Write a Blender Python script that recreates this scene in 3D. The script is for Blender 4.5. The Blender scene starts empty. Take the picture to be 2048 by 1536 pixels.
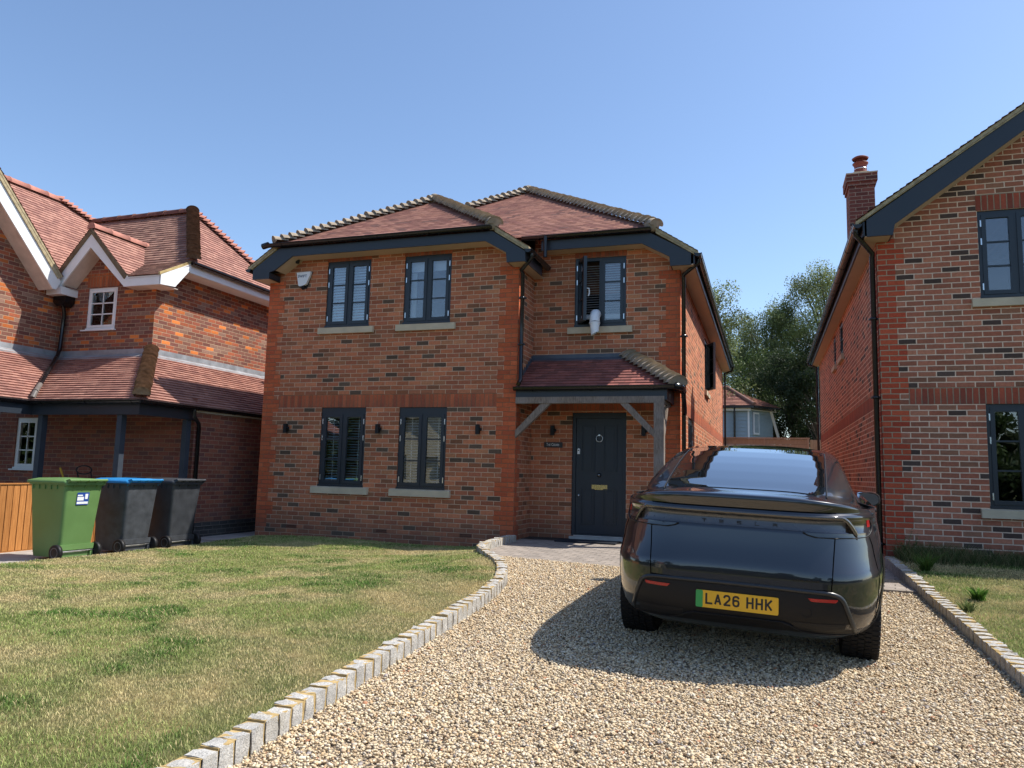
import bpy, bmesh, math, random
import numpy as np
from mathutils import Vector, Matrix
from mathutils.bvhtree import BVHTree
R = math.radians
random.seed(7); rng = np.random.default_rng(7)
SC = bpy.context.scene
COL = SC.collection

# ------------------------------------------------------------------ camera
F_PX, W_PX = 1508.532, 2048.0
yaw, pit, rol = R(18.68078), R(6.65232), R(1.40791)
cy, sy, cp, sp, cr, sr = math.cos(yaw), math.sin(yaw), math.cos(pit), math.sin(pit), math.cos(rol), math.sin(rol)
fw = Vector((-sy*cp, cy*cp, sp)); rt = Vector((cy, sy, 0)); up = rt.cross(fw)
rt, up = cr*rt + sr*up, -sr*rt + cr*up
cam = bpy.data.objects.new('camera', bpy.data.cameras.new('camera')); COL.objects.link(cam)
CAM = Vector((3.77591, -11.40914, 1.06134))
cam.matrix_world = Matrix(((rt.x, up.x, -fw.x, CAM.x), (rt.y, up.y, -fw.y, CAM.y), (rt.z, up.z, -fw.z, CAM.z), (0, 0, 0, 1)))
cam.data.sensor_width = 36.0; cam.data.lens = 36.0*F_PX/W_PX
cam.data.clip_start = .05; cam.data.clip_end = 3000
SC.camera = cam

# ------------------------------------------------------------------ sky, sun, exposure
SUN_AZ, SUN_EL = R(23), R(55)          # azimuth from +x towards +y
wd = bpy.data.worlds.new('World'); SC.world = wd; wd.use_nodes = True
nt = wd.node_tree; bg = nt.nodes['Background']
sky = nt.nodes.new('ShaderNodeTexSky'); sky.sky_type = 'NISHITA'; sky.sun_disc = False
sky.sun_elevation = SUN_EL; sky.sun_rotation = math.pi/2 - SUN_AZ
sky.altitude = 50; sky.air_density = 1.0; sky.dust_density = .8; sky.ozone_density = 3.6
nt.links.new(sky.outputs[0], bg.inputs[0]); bg.inputs[1].default_value = .15
sl = bpy.data.lights.new('sun', 'SUN'); sl.energy = 4.8; sl.angle = R(.55); sl.color = (1, .95, .87)
so = bpy.data.objects.new('sun', sl); COL.objects.link(so)
sd = Vector((math.cos(SUN_AZ)*math.cos(SUN_EL), math.sin(SUN_AZ)*math.cos(SUN_EL), math.sin(SUN_EL)))
so.rotation_euler = sd.to_track_quat('Z', 'Y').to_euler(); so.location = (8, 8, 20)
SC.view_settings.view_transform = 'Standard'; SC.view_settings.look = 'None'
SC.view_settings.exposure = 0.50; SC.view_settings.gamma = 1
SC.cycles.max_bounces = 7; SC.cycles.diffuse_bounces = 3; SC.cycles.glossy_bounces = 4
SC.cycles.transparent_max_bounces = 12; SC.cycles.caustics_reflective = False; SC.cycles.caustics_refractive = False

# ------------------------------------------------------------------ material helpers
MATS = {}
class NT:
    def __init__(s, name):
        s.m = bpy.data.materials.new(name); s.m.use_nodes = True; s.t = s.m.node_tree
        s.b = s.t.nodes['Principled BSDF']
    def n(s, typ, **kw):
        x = s.t.nodes.new('ShaderNode'+typ)
        for k, v in kw.items(): setattr(x, k, v)
        return x
    def link(s, a, b): s.t.links.new(a, b)
    def math(s, op, a, b=None, c=None, clamp=False):
        x = s.n('Math', operation=op, use_clamp=clamp)
        for i, v in enumerate((a, b, c)):
            if v is None: continue
            if isinstance(v, (int, float)): x.inputs[i].default_value = v
            else: s.link(v, x.inputs[i])
        return x.outputs[0]
    def mix(s, f, a, b, blend='MIX'):
        x = s.n('Mix', data_type='RGBA', blend_type=blend)
        for i, v in ((0, f), (6, a), (7, b)):
            if isinstance(v, (int, float)): x.inputs[i].default_value = v
            elif isinstance(v, tuple): x.inputs[i].default_value = (*v[:3], 1)
            else: s.link(v, x.inputs[i])
        return x.outputs[2]
    def noise(s, vec, scale, detail=3, rough=.55, out=0):
        x = s.n('TexNoise'); x.inputs['Scale'].default_value = scale; x.inputs['Detail'].default_value = detail
        x.inputs['Roughness'].default_value = rough
        if vec is not None: s.link(vec, x.inputs['Vector'])
        return x.outputs[out]
    def ramp(s, f, stops, interp='LINEAR'):
        x = s.n('ValToRGB'); cr_ = x.color_ramp; cr_.interpolation = interp
        while len(cr_.elements) > 1: cr_.elements.remove(cr_.elements[-1])
        cr_.elements[0].position = stops[0][0]; cr_.elements[0].color = (*stops[0][1], 1)
        for p_, c_ in stops[1:]:
            e = cr_.elements.new(p_); e.color = (*c_, 1)
        s.link(f, x.inputs[0]); return x.outputs[0]
    def rng(s, v, a, b, c, d):
        x = s.n('MapRange'); s.link(v, x.inputs[0])
        for i, q in enumerate((a, b, c, d)): x.inputs[i+1].default_value = q
        return x.outputs[0]
    def bump(s, h, dist=.01, strength=1.0):
        x = s.n('Bump'); x.inputs['Distance'].default_value = dist; x.inputs['Strength'].default_value = strength
        s.link(h, x.inputs['Height']); s.link(x.outputs[0], s.b.inputs['Normal'])
    def co(s, which='Object'): return s.n('TexCoord').outputs[which]
    def base(s, c):
        if isinstance(c, tuple): s.b.inputs['Base Color'].default_value = (*c[:3], 1)
        else: s.link(c, s.b.inputs['Base Color'])
    def rough(s, r, spec=.5):
        if isinstance(r, (int, float)): s.b.inputs['Roughness'].default_value = r
        else: s.link(r, s.b.inputs['Roughness'])
        s.b.inputs['Specular IOR Level'].default_value = spec

def simple(name, col, rough=.5, spec=.5, metal=0, var=.12, nscale=6, bump=0, coat=0, coatr=.03):
    if name in MATS: return MATS[name]
    m = NT(name); v = m.co('Object')
    n1 = m.noise(v, nscale, 4)
    f = m.rng(n1, .3, .7, 1-var, 1+var)
    x = m.n('Mix', data_type='RGBA', blend_type='MULTIPLY'); x.inputs[0].default_value = 1
    x.inputs[6].default_value = (*col, 1); m.link(f, x.inputs[7])
    m.base(x.outputs[2])
    m.rough(m.rng(n1, .3, .7, max(.01, rough-.06), min(1, rough+.06)) if rough > .1 else rough, spec)
    m.b.inputs['Metallic'].default_value = metal
    if coat: m.b.inputs['Coat Weight'].default_value = coat; m.b.inputs['Coat Roughness'].default_value = coatr
    if bump: m.bump(m.noise(v, nscale*12, 3), bump)
    MATS[name] = m.m; return m.m

def brick(name, stops, mortar, L=.225, H=.075, mj=.011, soldier=False, bumpd=.006, blotch=.18, rowvar=True):
    """running bond drawn from UVs in metres; each brick has its own colour"""
    if name in MATS: return MATS[name]
    m = NT(name); sep = m.n('SeparateXYZ'); uvo = m.co('UV')
    wob = m.noise(uvo, 9, 2, out=1)
    vm = m.n('VectorMath', operation='MULTIPLY_ADD'); m.link(wob, vm.inputs[0]); vm.inputs[1].default_value = (.008, .006, 0)
    m.link(uvo, vm.inputs[2]); m.link(vm.outputs[0], sep.inputs[0])
    U, V = sep.outputs[0], sep.outputs[1]
    if soldier: L, H = .075, .225
    row = m.math('FLOOR', m.math('DIVIDE', m.math('ADD', V, .003), H))
    if soldier: off = 0.0
    else:
        off = m.math('MULTIPLY', m.math('PINGPONG', row, 1), .5)
    uu = m.math('ADD', m.math('DIVIDE', U, L), off)
    colm = m.math('FLOOR', uu)
    fu = m.math('FRACT', uu); fv = m.math('FRACT', m.math('DIVIDE', m.math('ADD', V, .003), H))
    du = m.math('MULTIPLY', m.math('MINIMUM', fu, m.math('SUBTRACT', 1, fu)), L)
    dv = m.math('MULTIPLY', m.math('MINIMUM', fv, m.math('SUBTRACT', 1, fv)), H)
    d = m.math('MINIMUM', du, dv)
    edge = m.math('ADD', d, m.math('MULTIPLY', m.math('SUBTRACT', m.noise(uvo, 60, 2), .5), .003))
    brickmask = m.rng(edge, mj*.5-.0012, mj*.5+.0018, 0, 1)
    cx = m.n('CombineXYZ'); m.link(colm, cx.inputs[0]); m.link(row, cx.inputs[1])
    wn = m.n('TexWhiteNoise', noise_dimensions='3D'); m.link(cx.outputs[0], wn.inputs[0])
    c = m.ramp(wn.outputs['Value'], stops, 'CONSTANT')
    # brick to brick value shift
    cx2 = m.n('CombineXYZ'); m.link(row, cx2.inputs[0]); m.link(colm, cx2.inputs[1]); cx2.inputs[2].default_value = 3.3
    wn2 = m.n('TexWhiteNoise', noise_dimensions='3D'); m.link(cx2.outputs[0], wn2.inputs[0])
    c = m.mix(1.0, c, m.rng(wn2.outputs['Value'], 0, 1, 1-blotch, 1+blotch), 'MULTIPLY')
    face = m.noise(uvo, 26, 5, .7)
    c = m.mix(1.0, c, m.rng(face, .25, .75, .78, 1.2), 'MULTIPLY')
    big = m.noise(uvo, .9, 3)
    mc = m.mix(m.rng(m.noise(uvo, 14, 3), .3, .7, 0, 1), tuple(q*.8 for q in mortar), mortar)
    c = m.mix(brickmask, mc, c)
    c = m.mix(1.0, c, m.rng(big, .3, .7, .9, 1.1), 'MULTIPLY')
    # splashed, dustier lowest courses
    c = m.mix(m.math('MULTIPLY', m.rng(V, .0, .38, .5, 0), m.rng(m.noise(uvo, 3, 3), .3, .6, .5, 1)), c, (.10, .085, .07))
    m.base(c); m.rough(.9, .2)
    h = m.math('ADD', m.math('MULTIPLY', brickmask, .8), m.math('MULTIPLY', face, .5))
    m.bump(h, bumpd)
    MATS[name] = m.m; return m.m

MB_MAIN = brick('main_brick', [(0, (0.469, 0.159, 0.076)), (.2, (0.393, 0.133, 0.070)), (.40, (0.518, 0.186, 0.092)), (.58, (0.346, 0.132, 0.066)), (.70, (0.432, 0.161, 0.083)), (.80, (0.268, 0.116, 0.062)), (.865, (0.127, 0.084, 0.057)), (.93, (0.460, 0.194, 0.096))], (.74, .52, .36), mj=.0085)
MB_QUOIN = brick('quoin_brick', [(0, (0.515, 0.121, 0.048)), (.5, (0.458, 0.105, 0.047)), (.8, (0.572, 0.142, 0.058))], (.30, .16, .09), blotch=.10, mj=.008)
MB_SOLD = brick('soldier_brick', [(0, (0.515, 0.121, 0.048)), (.5, (0.429, 0.098, 0.044)), (.8, (0.572, 0.142, 0.058))], (.33, .20, .11), soldier=True, blotch=.14, mj=.008)
MB_RIGHT = brick('right_brick', [(0, (0.415, 0.152, 0.089)), (.25, (0.360, 0.133, 0.079)), (.5, (0.469, 0.186, 0.108)), (.68, (0.298, 0.137, 0.082)), (.80, (0.099, 0.066, 0.052)), (.9, (0.433, 0.148, 0.086))], (.84, .61, .44), mj=.014)
MB_RQUOIN = brick('right_quoin_brick', [(0, (0.465, 0.081, 0.038)), (.5, (0.405, 0.070, 0.036)), (.8, (0.510, 0.101, 0.046))], (.46, .34, .22), blotch=.1, mj=.013)
MB_RSOLD = brick('right_soldier_brick', [(0, (0.450, 0.088, 0.042)), (.5, (0.375, 0.070, 0.036)), (.8, (0.510, 0.108, 0.048))], (.46, .34, .22), soldier=True, mj=.013)
MB_LEFT = brick('left_brick', [(0, (0.280, 0.090, 0.055)), (.22, (0.207, 0.093, 0.067)), (.46, (0.330, 0.100, 0.050)), (.62, (0.257, 0.148, 0.108)), (.76, (0.171, 0.071, 0.055)), (.90, (0.634, 0.195, 0.052)), (.95, (0.487, 0.143, 0.043))], (.46, .33, .22), mj=.010, blotch=.16)
MB_LEFT2 = brick('left_lower_brick', [(0, (0.270, 0.092, 0.061)), (.3, (0.220, 0.076, 0.055)), (.6, (0.310, 0.108, 0.066)), (.85, (0.190, 0.081, 0.066))], (.40, .25, .17), mj=.010, blotch=.14)
MB_LSOLD = brick('left_soldier_brick', [(0, (0.567, 0.150, 0.050)), (.5, (0.486, 0.125, 0.044))], (.40, .24, .13), soldier=True, blotch=.15)
MB_CHIM = brick('chimney_brick', [(0, (.20, .075, .055)), (.4, (.17, .065, .05)), (.75, (.11, .05, .042)), (.9, (.06, .045, .04))], (.38, .28, .20), mj=.013)
MB_BLUE = brick('engineering_brick', [(0, (.045, .05, .058)), (.5, (.035, .038, .046))], (.22, .20, .18))

def tile_mat(name, stops, lichen=0.0):
    if name in MATS: return MATS[name]
    m = NT(name); uvo = m.co('UV'); sep = m.n('SeparateXYZ'); m.link(uvo, sep.inputs[0])
    g = m.n('NewGeometry')
    c = m.ramp(g.outputs['Random Per Island'], stops, 'CONSTANT')
    c = m.mix(1.0, c, m.rng(m.noise(uvo, 12, 4, .7), .25, .75, .75, 1.2), 'MULTIPLY')
    c = m.mix(1.0, c, m.rng(m.noise(uvo, .8, 3), .3, .7, .86, 1.12), 'MULTIPLY')
    if lichen: c = m.mix(m.rng(m.noise(uvo, 5, 5, .7), .55, .72, 0, lichen), c, (.20, .17, .10))
    m.base(c); m.rough(.85, .25); m.bump(m.noise(uvo, 60, 3), .002)
    MATS[name] = m.m; return m.m
TILE = tile_mat('clay_tile', [(0, (.31, .145, .105)), (.2, (.26, .12, .092)), (.4, (.35, .17, .125)), (.6, (.23, .10, .08)), (.8, (.29, .14, .105)), (.93, (.18, .09, .075))])
TILE_L = tile_mat('old_clay_tile', [(0, (.35, .175, .135)), (.3, (.30, .15, .118)), (.6, (.39, .205, .158)), (.85, (.27, .13, .105))])
TILE_D = tile_mat('dark_clay_tile', [(0, (0.257, 0.090, 0.073)), (.3, (0.209, 0.078, 0.064)), (.6, (0.297, 0.108, 0.086)), (.85, (0.176, 0.066, 0.057))])
BONNET = simple('bonnet_tile', (.34, .28, .21), .9, .2, var=.25, nscale=9, bump=.003)
BONNET_OLD = simple('mossy_bonnet_tile', (.24, .155, .095), .95, .15, var=.45, nscale=11, bump=.005)
RIDGE_PINK = simple('pink_ridge_tile', (.45, .20, .15), .85, .2, var=.15, nscale=8, bump=.002)
RIDGE_BRN = simple('brown_ridge_tile', (.19, .085, .06), .9, .2, var=.3, nscale=8, bump=.002)
VERGE = simple('verge_mortar', (.40, .33, .20), .95, .15, var=.3, nscale=14, bump=.004)
ANTH = simple('anthracite_trim', (.026, .034, .046), .38, .4, var=.08, nscale=3)
ANTH_W = simple('anthracite_window', (.019, .027, .037), .35, .45, var=.06, nscale=3)
BLACKP = simple('black_gutter_plastic', (.008, .008, .009), .22, .5, var=.15, nscale=7)
CREAM = simple('cream_soffit', (.55, .44, .32), .6, .3, var=.06, nscale=2)
STONE = simple('cast_stone', (.56, .47, .33), .8, .25, var=.1, nscale=5, bump=.001)
WHITEU = simple('white_board', (.78, .80, .80), .4, .4, var=.05, nscale=3)
LEAD = simple('lead_flashing', (.30, .32, .34), .5, .4, var=.22, nscale=5, metal=.25)
LEADD = simple('dark_lead_flashing', (.085, .10, .125), .5, .4, var=.2, nscale=5, metal=.2)
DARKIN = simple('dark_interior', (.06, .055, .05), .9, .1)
SLAT = simple('blind_slat', (.72, .74, .76), .5, .3, var=.04)
SLAT_W = simple('closed_blind_slat', (.86, .89, .92), .45, .3, var=.04)
CHROME = simple('satin_metal', (.62, .64, .66), .28, .5, metal=1, var=.06)
BRASS = simple('brass', (.55, .42, .20), .3, .5, metal=1, var=.12)
WPLAS = simple('white_plastic', (.80, .82, .84), .35, .4, var=.04)
DOORM = simple('door_paint', (.017, .024, .034), .42, .4, var=.06, nscale=2)
BLACKM = simple('matt_black', (.012, .012, .013), .5, .3, var=.1)

def oak():
    m = NT('weathered_oak'); v = m.co('Object')
    mp = m.n('Mapping'); mp.inputs['Scale'].default_value = (14, 14, 2.2); m.link(v, mp.inputs[0])
    n = m.noise(mp.outputs[0], 5, 5, .7); n2 = m.noise(v, 4, 3)
    c = m.ramp(n, [(.25, (.085, .065, .05)), (.5, (.22, .175, .14)), (.75, (.34, .28, .23))])
    c = m.mix(m.rng(n2, .45, .7, 0, .5), c, (.30, .27, .25))
    m.base(c); m.rough(.85, .2); m.bump(n, .004); return m.m
OAK = oak()
def fencewood(name, c1, c2):
    m = NT(name); v = m.co('Object'); mp = m.n('Mapping'); mp.inputs['Scale'].default_value = (22, 22, 1.4); m.link(v, mp.inputs[0])
    n = m.noise(mp.outputs[0], 3, 5, .7)
    c = m.ramp(n, [(.3, c1), (.7, c2)]); g = m.n('NewGeometry')
    c = m.mix(1.0, c, m.rng(g.outputs['Random Per Island'], 0, 1, .75, 1.15), 'MULTIPLY')
    m.base(c); m.rough(.8, .2); m.bump(n, .003); return m.m
FENCE_OR = fencewood('orange_stained_fence_wood', (.30, .115, .030), (.52, .23, .07))
FENCE_GR = fencewood('grey_brown_fence_wood', (.36, .28, .20), (.54, .44, .33))

def glass(name, tint=(.9, .93, .95), refl=.045, rough=0.0):
    m = NT(name); t = m.t; out = t.nodes['Material Output']
    tr = m.n('BsdfTransparent'); tr.inputs[0].default_value = (*tint, 1)
    gl = m.n('BsdfGlossy'); gl.inputs['Roughness'].default_value = rough; gl.inputs[0].default_value = (1, 1, 1, 1)
    nz = m.noise(m.co('Object'), 1.6, 2); bm = m.n('Bump'); bm.inputs['Distance'].default_value = .004; bm.inputs['Strength'].default_value = .5
    m.link(nz, bm.inputs['Height']); m.link(bm.outputs[0], gl.inputs['Normal'])
    fr = m.n('Fresnel'); fr.inputs[0].default_value = 1.5
    f = m.math('ADD', m.math('MULTIPLY', fr.outputs[0], 1.5), refl, clamp=True)
    mx = m.n('MixShader'); m.link(f, mx.inputs[0]); m.link(tr.outputs[0], mx.inputs[1]); m.link(gl.outputs[0], mx.inputs[2])
    m.link(mx.outputs[0], out.inputs[0]); return m.m
GLASS = glass('window_glass'); GLASS2 = glass('bright_window_glass', refl=.45)

# ------------------------------------------------------------------ mesh helpers
SPLIT = {'verge', 'post', 'bargeboard', 'soffit', 'fascia', 'gutter', 'rail', 'window_trim', 'panel_gap', 'quoins', 'string_course', 'downpipe', 'beam', 'trim', 'interior_floor', 'underbody', 'ceiling_board', 'flue', 'broom'}
class MB:
    def __init__(s): s.v = []; s.f = []; s.uv = []; s.mi = []; s.sm = []
    def add(s, pts, uv=None, mi=0, smooth=False):
        i = len(s.v); s.v += [tuple(p) for p in pts]; s.f.append(tuple(range(i, i+len(pts))))
        s.uv.append(uv if uv is not None else [(p[0], p[2]) for p in pts]); s.mi.append(mi); s.sm.append(smooth)
    def grid(s, rows, close=False, mi=0, smooth=True, flip=False):
        """rows: list of equal-length point lists; shared vertices"""
        i = len(s.v); n = len(rows[0])
        for r in rows: s.v += [tuple(p) for p in r]
        for a in range(len(rows)-1):
            for b in range(n if close else n-1):
                q = [i+a*n+b, i+a*n+(b+1) % n, i+(a+1)*n+(b+1) % n, i+(a+1)*n+b]
                if flip: q.reverse()
                s.f.append(tuple(q)); s.uv.append([(s.v[k][0], s.v[k][2]) for k in q]); s.mi.append(mi); s.sm.append(smooth)
    def box(s, a, b, mi=0, M=None):
        x0, y0, z0 = a; x1, y1, z1 = b
        P = [(x0, y0, z0), (x1, y0, z0), (x1, y1, z0), (x0, y1, z0), (x0, y0, z1), (x1, y0, z1), (x1, y1, z1), (x0, y1, z1)]
        if M is not None: P = [tuple(M @ Vector(p)) for p in P]
        Q = ((0, 3, 2, 1), (4, 5, 6, 7), (0, 1, 5, 4), (1, 2, 6, 5), (2, 3, 7, 6), (3, 0, 4, 7))
        i = len(s.v); s.v += P
        for q in Q:
            s.f.append(tuple(i+k for k in q))
            ax = 1 if q in (Q[2], Q[4]) else 0
            s.uv.append([((P[k][0] if ax or q in Q[:2] else P[k][1]), (P[k][1] if q in Q[:2] else P[k][2])) for k in q])
            s.mi.append(mi); s.sm.append(False)
    def prism(s, pts, off, mi=0):
        """closed outline extruded by the vector off"""
        off = Vector(off); a = [Vector(p) for p in pts]; b = [p+off for p in a]
        n = Vector((0, 0, 0))
        for i in range(len(a)): n += a[i].cross(a[(i+1) % len(a)])
        if n.dot(off) > 0: a.reverse(); b.reverse()
        s.add(a, mi=mi); s.add(list(reversed(b)), mi=mi)
        for i in range(len(a)):
            j = (i+1) % len(a); s.add([a[j], a[i], b[i], b[j]], [(a[j].x+a[j].y, a[j].z), (a[i].x+a[i].y, a[i].z), (b[i].x+b[i].y, b[i].z), (b[j].x+b[j].y, b[j].z)], mi)
    def bar(s, p, q, w, h, upv=(0, 0, 1), mi=0):
        p, q = Vector(p), Vector(q); d = (q-p).normalized(); u = Vector(upv); u = (u-d*u.dot(d)).normalized(); r = d.cross(u)
        M = Matrix(((r.x, u.x, d.x, p.x), (r.y, u.y, d.y, p.y), (r.z, u.z, d.z, p.z), (0, 0, 0, 1)))
        s.box((-w/2, -h/2, 0), (w/2, h/2, (q-p).length), mi, M)
    def tube(s, path, r, n=10, mi=0, cap=True):
        P = [Vector(p) for p in path]; rr = r if isinstance(r, (list, tuple)) else [r]*len(P); rows = []; u = None
        for i, p in enumerate(P):
            d = ((P[i]-P[i-1]).normalized() if i else Vector((0, 0, 0))) + ((P[i+1]-P[i]).normalized() if i < len(P)-1 else Vector((0, 0, 0)))
            d.normalize()
            if u is None: u = Vector((0, 0, 1)) if abs(d.z) < .9 else Vector((1, 0, 0))
            u = (u-d*u.dot(d)).normalized(); w = d.cross(u)
            rows.append([p+rr[i]*(math.cos(t)*u+math.sin(t)*w) for t in [2*math.pi*k/n for k in range(n)]])
        s.grid(rows, True, mi, flip=True)
        if cap: s.add(rows[0], mi=mi); s.add(list(reversed(rows[-1])), mi=mi)
    def lathe(s, prof, c, axis=(0, 0, 1), n=24, mi=0):
        ax = Vector(axis).normalized(); u = ax.orthogonal().normalized(); w = ax.cross(u); c = Vector(c)
        s.grid([[c+ax*h+r*(math.cos(t)*u+math.sin(t)*w) for t in [2*math.pi*k/n for k in range(n)]] for r, h in prof], True, mi)
    def split(s):
        par = list(range(len(s.f))); 
        def fd(i):
            while par[i] != i: par[i] = par[par[i]]; i = par[i]
            return i
        key = {}
        for i, f in enumerate(s.f):
            for v in f:
                k = tuple(round(c*500) for c in s.v[v])
                if k in key: par[fd(i)] = fd(key[k])
                else: key[k] = i
        G = {}
        for i in range(len(s.f)): G.setdefault(fd(i), []).append(i)
        bx = []
        for g in G.values():
            P = [s.v[v] for i in g for v in s.f[i]]; bx.append([g, [min(p[k] for p in P)-.004 for k in range(3)], [max(p[k] for p in P)+.004 for k in range(3)]])
        ch = True
        while ch:
            ch = False
            for a in range(len(bx)):
                for b in range(a+1, len(bx)):
                    if all(bx[a][1][k] <= bx[b][2][k] and bx[b][1][k] <= bx[a][2][k] for k in range(3)):
                        bx[a] = [bx[a][0]+bx[b][0], [min(bx[a][1][k], bx[b][1][k]) for k in range(3)], [max(bx[a][2][k], bx[b][2][k]) for k in range(3)]]; bx.pop(b); ch = True; break
                if ch: break
        out = []
        for g, _, _ in bx:
            m = MB(); mp = {}
            for i in g:
                idx = []
                for v in s.f[i]:
                    if v not in mp: mp[v] = len(m.v); m.v.append(s.v[v])
                    idx.append(mp[v])
                m.f.append(tuple(idx)); m.uv.append(s.uv[i]); m.mi.append(s.mi[i]); m.sm.append(s.sm[i])
            out.append(m)
        return out
    def build(s, name, mats, parent=None, local=False, smooth=None):
        if name in SPLIT and parent is not None:
            ps = s.split()
            if len(ps) > 1:
                for p in ps: o = p._build(name, mats, parent, local, smooth)
                return o
        return s._build(name, mats, parent, local, smooth)
    def _build(s, name, mats, parent=None, local=False, smooth=None):
        me = bpy.data.meshes.new(name); me.from_pydata(s.v, [], s.f)
        ul = me.uv_layers.new(name='UVMap')
        flat = [c for f in s.uv for q in f for c in (q[0], q[1])]
        ul.data.foreach_set('uv', flat)
        me.polygons.foreach_set('material_index', s.mi); me.polygons.foreach_set('use_smooth', s.sm if smooth is None else [smooth]*len(s.f))
        for m in (mats if isinstance(mats, (list, tuple)) else [mats]): me.materials.append(m)
        me.update(); o = bpy.data.objects.new(name, me); COL.objects.link(o)
        if parent is not None:
            o.parent = parent
            if not local: o.location = -Vector(OFF.get(parent, (0, 0, 0)))
            OFF[o] = Vector((0, 0, 0))
        return o
OFF = {}
def thing(name, label, cat, loc=(0, 0, 0), rotz=0, group=None):
    o = bpy.data.objects.new(name, None); COL.objects.link(o); o.location = loc; o.rotation_euler = (0, 0, rotz)
    o.empty_display_size = .2; o['label'] = label; o['category'] = cat
    if group: o['group'] = group
    OFF[o] = Vector(loc); return o
def tag(o, label, cat, group=None):
    o['label'] = label; o['category'] = cat
    if group: o['group'] = group
    return o
def struct(o, kind='structure', label=None):
    o['kind'] = kind
    if label: o['label'] = label
    return o
def copy_tree(o, parent=None):
    c = o.copy(); COL.objects.link(c); c.parent = parent
    for ch in o.children: copy_tree(ch, c)
    return c
def ptbox(name, a, b, mat, parent, **k):
    m = MB(); m.box(a, b); return m.build(name, mat, parent, **k)
def text_obj(name, s, mat, parent, M, width=None, height=None, extrude=.001, offset=0, spacing=1.0, local=False):
    cu = bpy.data.curves.new('tmp', 'FONT'); cu.body = s; cu.size = 1; cu.extrude = 0; cu.offset = offset; cu.align_x = 'CENTER'; cu.space_character = spacing
    t = bpy.data.objects.new('tmp', cu); COL.objects.link(t)
    dg = bpy.context.evaluated_depsgraph_get(); me = bpy.data.meshes.new_from_object(t.evaluated_get(dg))
    bpy.data.objects.remove(t); bpy.data.curves.remove(cu)
    vs = [v.co.copy() for v in me.vertices]
    x0, x1 = min(v.x for v in vs), max(v.x for v in vs); y0, y1 = min(v.y for v in vs), max(v.y for v in vs)
    sx = width/(x1-x0) if width else height/(y1-y0); szz = height/(y1-y0) if height else sx
    m = MB(); P = [M @ Vector(((v.x-(x0+x1)/2)*sx, 0, (v.y-(y0+y1)/2)*szz)) for v in vs]
    for p in me.polygons: m.add([P[k] for k in p.vertices])
    bpy.data.meshes.remove(me); me.name if False else None
    o = m.build(name, mat, parent, local=local); return o

def clip(poly, ax, val, keep_ge):
    out = []; n = len(poly)
    for i in range(n):
        a, b = poly[i], poly[(i+1) % n]; da, db = a[ax]-val, b[ax]-val
        if not keep_ge: da, db = -da, -db
        if da >= 0: out.append(a)
        if (da > 0 and db < 0) or (da < 0 and db > 0):
            t = da/(da-db); out.append((a[0]+(b[0]-a[0])*t, a[1]+(b[1]-a[1])*t))
    return out
def roof_plane(mb, pts, gauge=.1, tw=.165, t=.014, jit=.0008, mi=0, under=True):
    """pts: planar 3-D polygon, first edge is the eave. Every tile is its own face group."""
    P = [Vector(p) for p in pts]; n = Vector((0, 0, 0))
    for i in range(len(P)): n += P[i].cross(P[(i+1) % len(P)])
    n.normalize()
    if n.z < 0: n = -n
    u = Vector((0, 0, 1)).cross(n).normalized(); v = n.cross(u)
    O = P[0]; Q = [((p-O).dot(u), (p-O).dot(v)) for p in P]
    v0 = min(q[1] for q in Q); v1 = max(q[1] for q in Q); k = 0; va = v0-.02
    W = lambda a, b, h: O+u*a+v*b+n*h
    while va < v1:
        vb = va+gauge; s = clip(clip(Q, 1, max(va, v0), True), 1, vb, False)
        if len(s) >= 3:
            u0 = min(q[0] for q in s); u1 = max(q[0] for q in s); st = math.floor(u0/tw - (k % 2)*.5)
            ua = (st+(k % 2)*.5)*tw
            while ua < u1:
                c = clip(clip(s, 0, ua+.0012, True), 0, ua+tw-.0012, False)
                if len(c) >= 3:
                    j = random.gauss(0, jit); tl = random.gauss(0, jit*.7)
                    hh = [t*(1-(q[1]-va)/gauge)+max(0, j)+tl*(q[0]-ua)/tw+.002 for q in c]
                    T = [W(q[0], q[1], h) for q, h in zip(c, hh)]
                    i0 = len(mb.v); mb.v += [tuple(p) for p in T]; uvs = [(q[0], q[1]) for q in c]
                    idx = list(range(i0, i0+len(c)))
                    mb.f.append(tuple(idx)); mb.uv.append(uvs); mb.mi.append(mi); mb.sm.append(False)
                    for a in range(len(c)):
                        b = (a+1) % len(c)
                        if abs(c[a][1]-max(va, v0)) < 1e-4 and abs(c[b][1]-max(va, v0)) < 1e-4:
                            i1 = len(mb.v); mb.v += [tuple(T[a]-n*(t+.004)), tuple(T[b]-n*(t+.004))]
                            mb.f.append((idx[b], idx[a], i1, i1+1)); mb.uv.append([uvs[b], uvs[a], uvs[a], uvs[b]]); mb.mi.append(mi); mb.sm.append(False)
                ua += tw
        va = vb; k += 1
    if under:
        mb.add([p-n*.006 for p in P], mi=mi); mb.add([p-n*.05 for p in reversed(P)], mi=mi)
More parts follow.
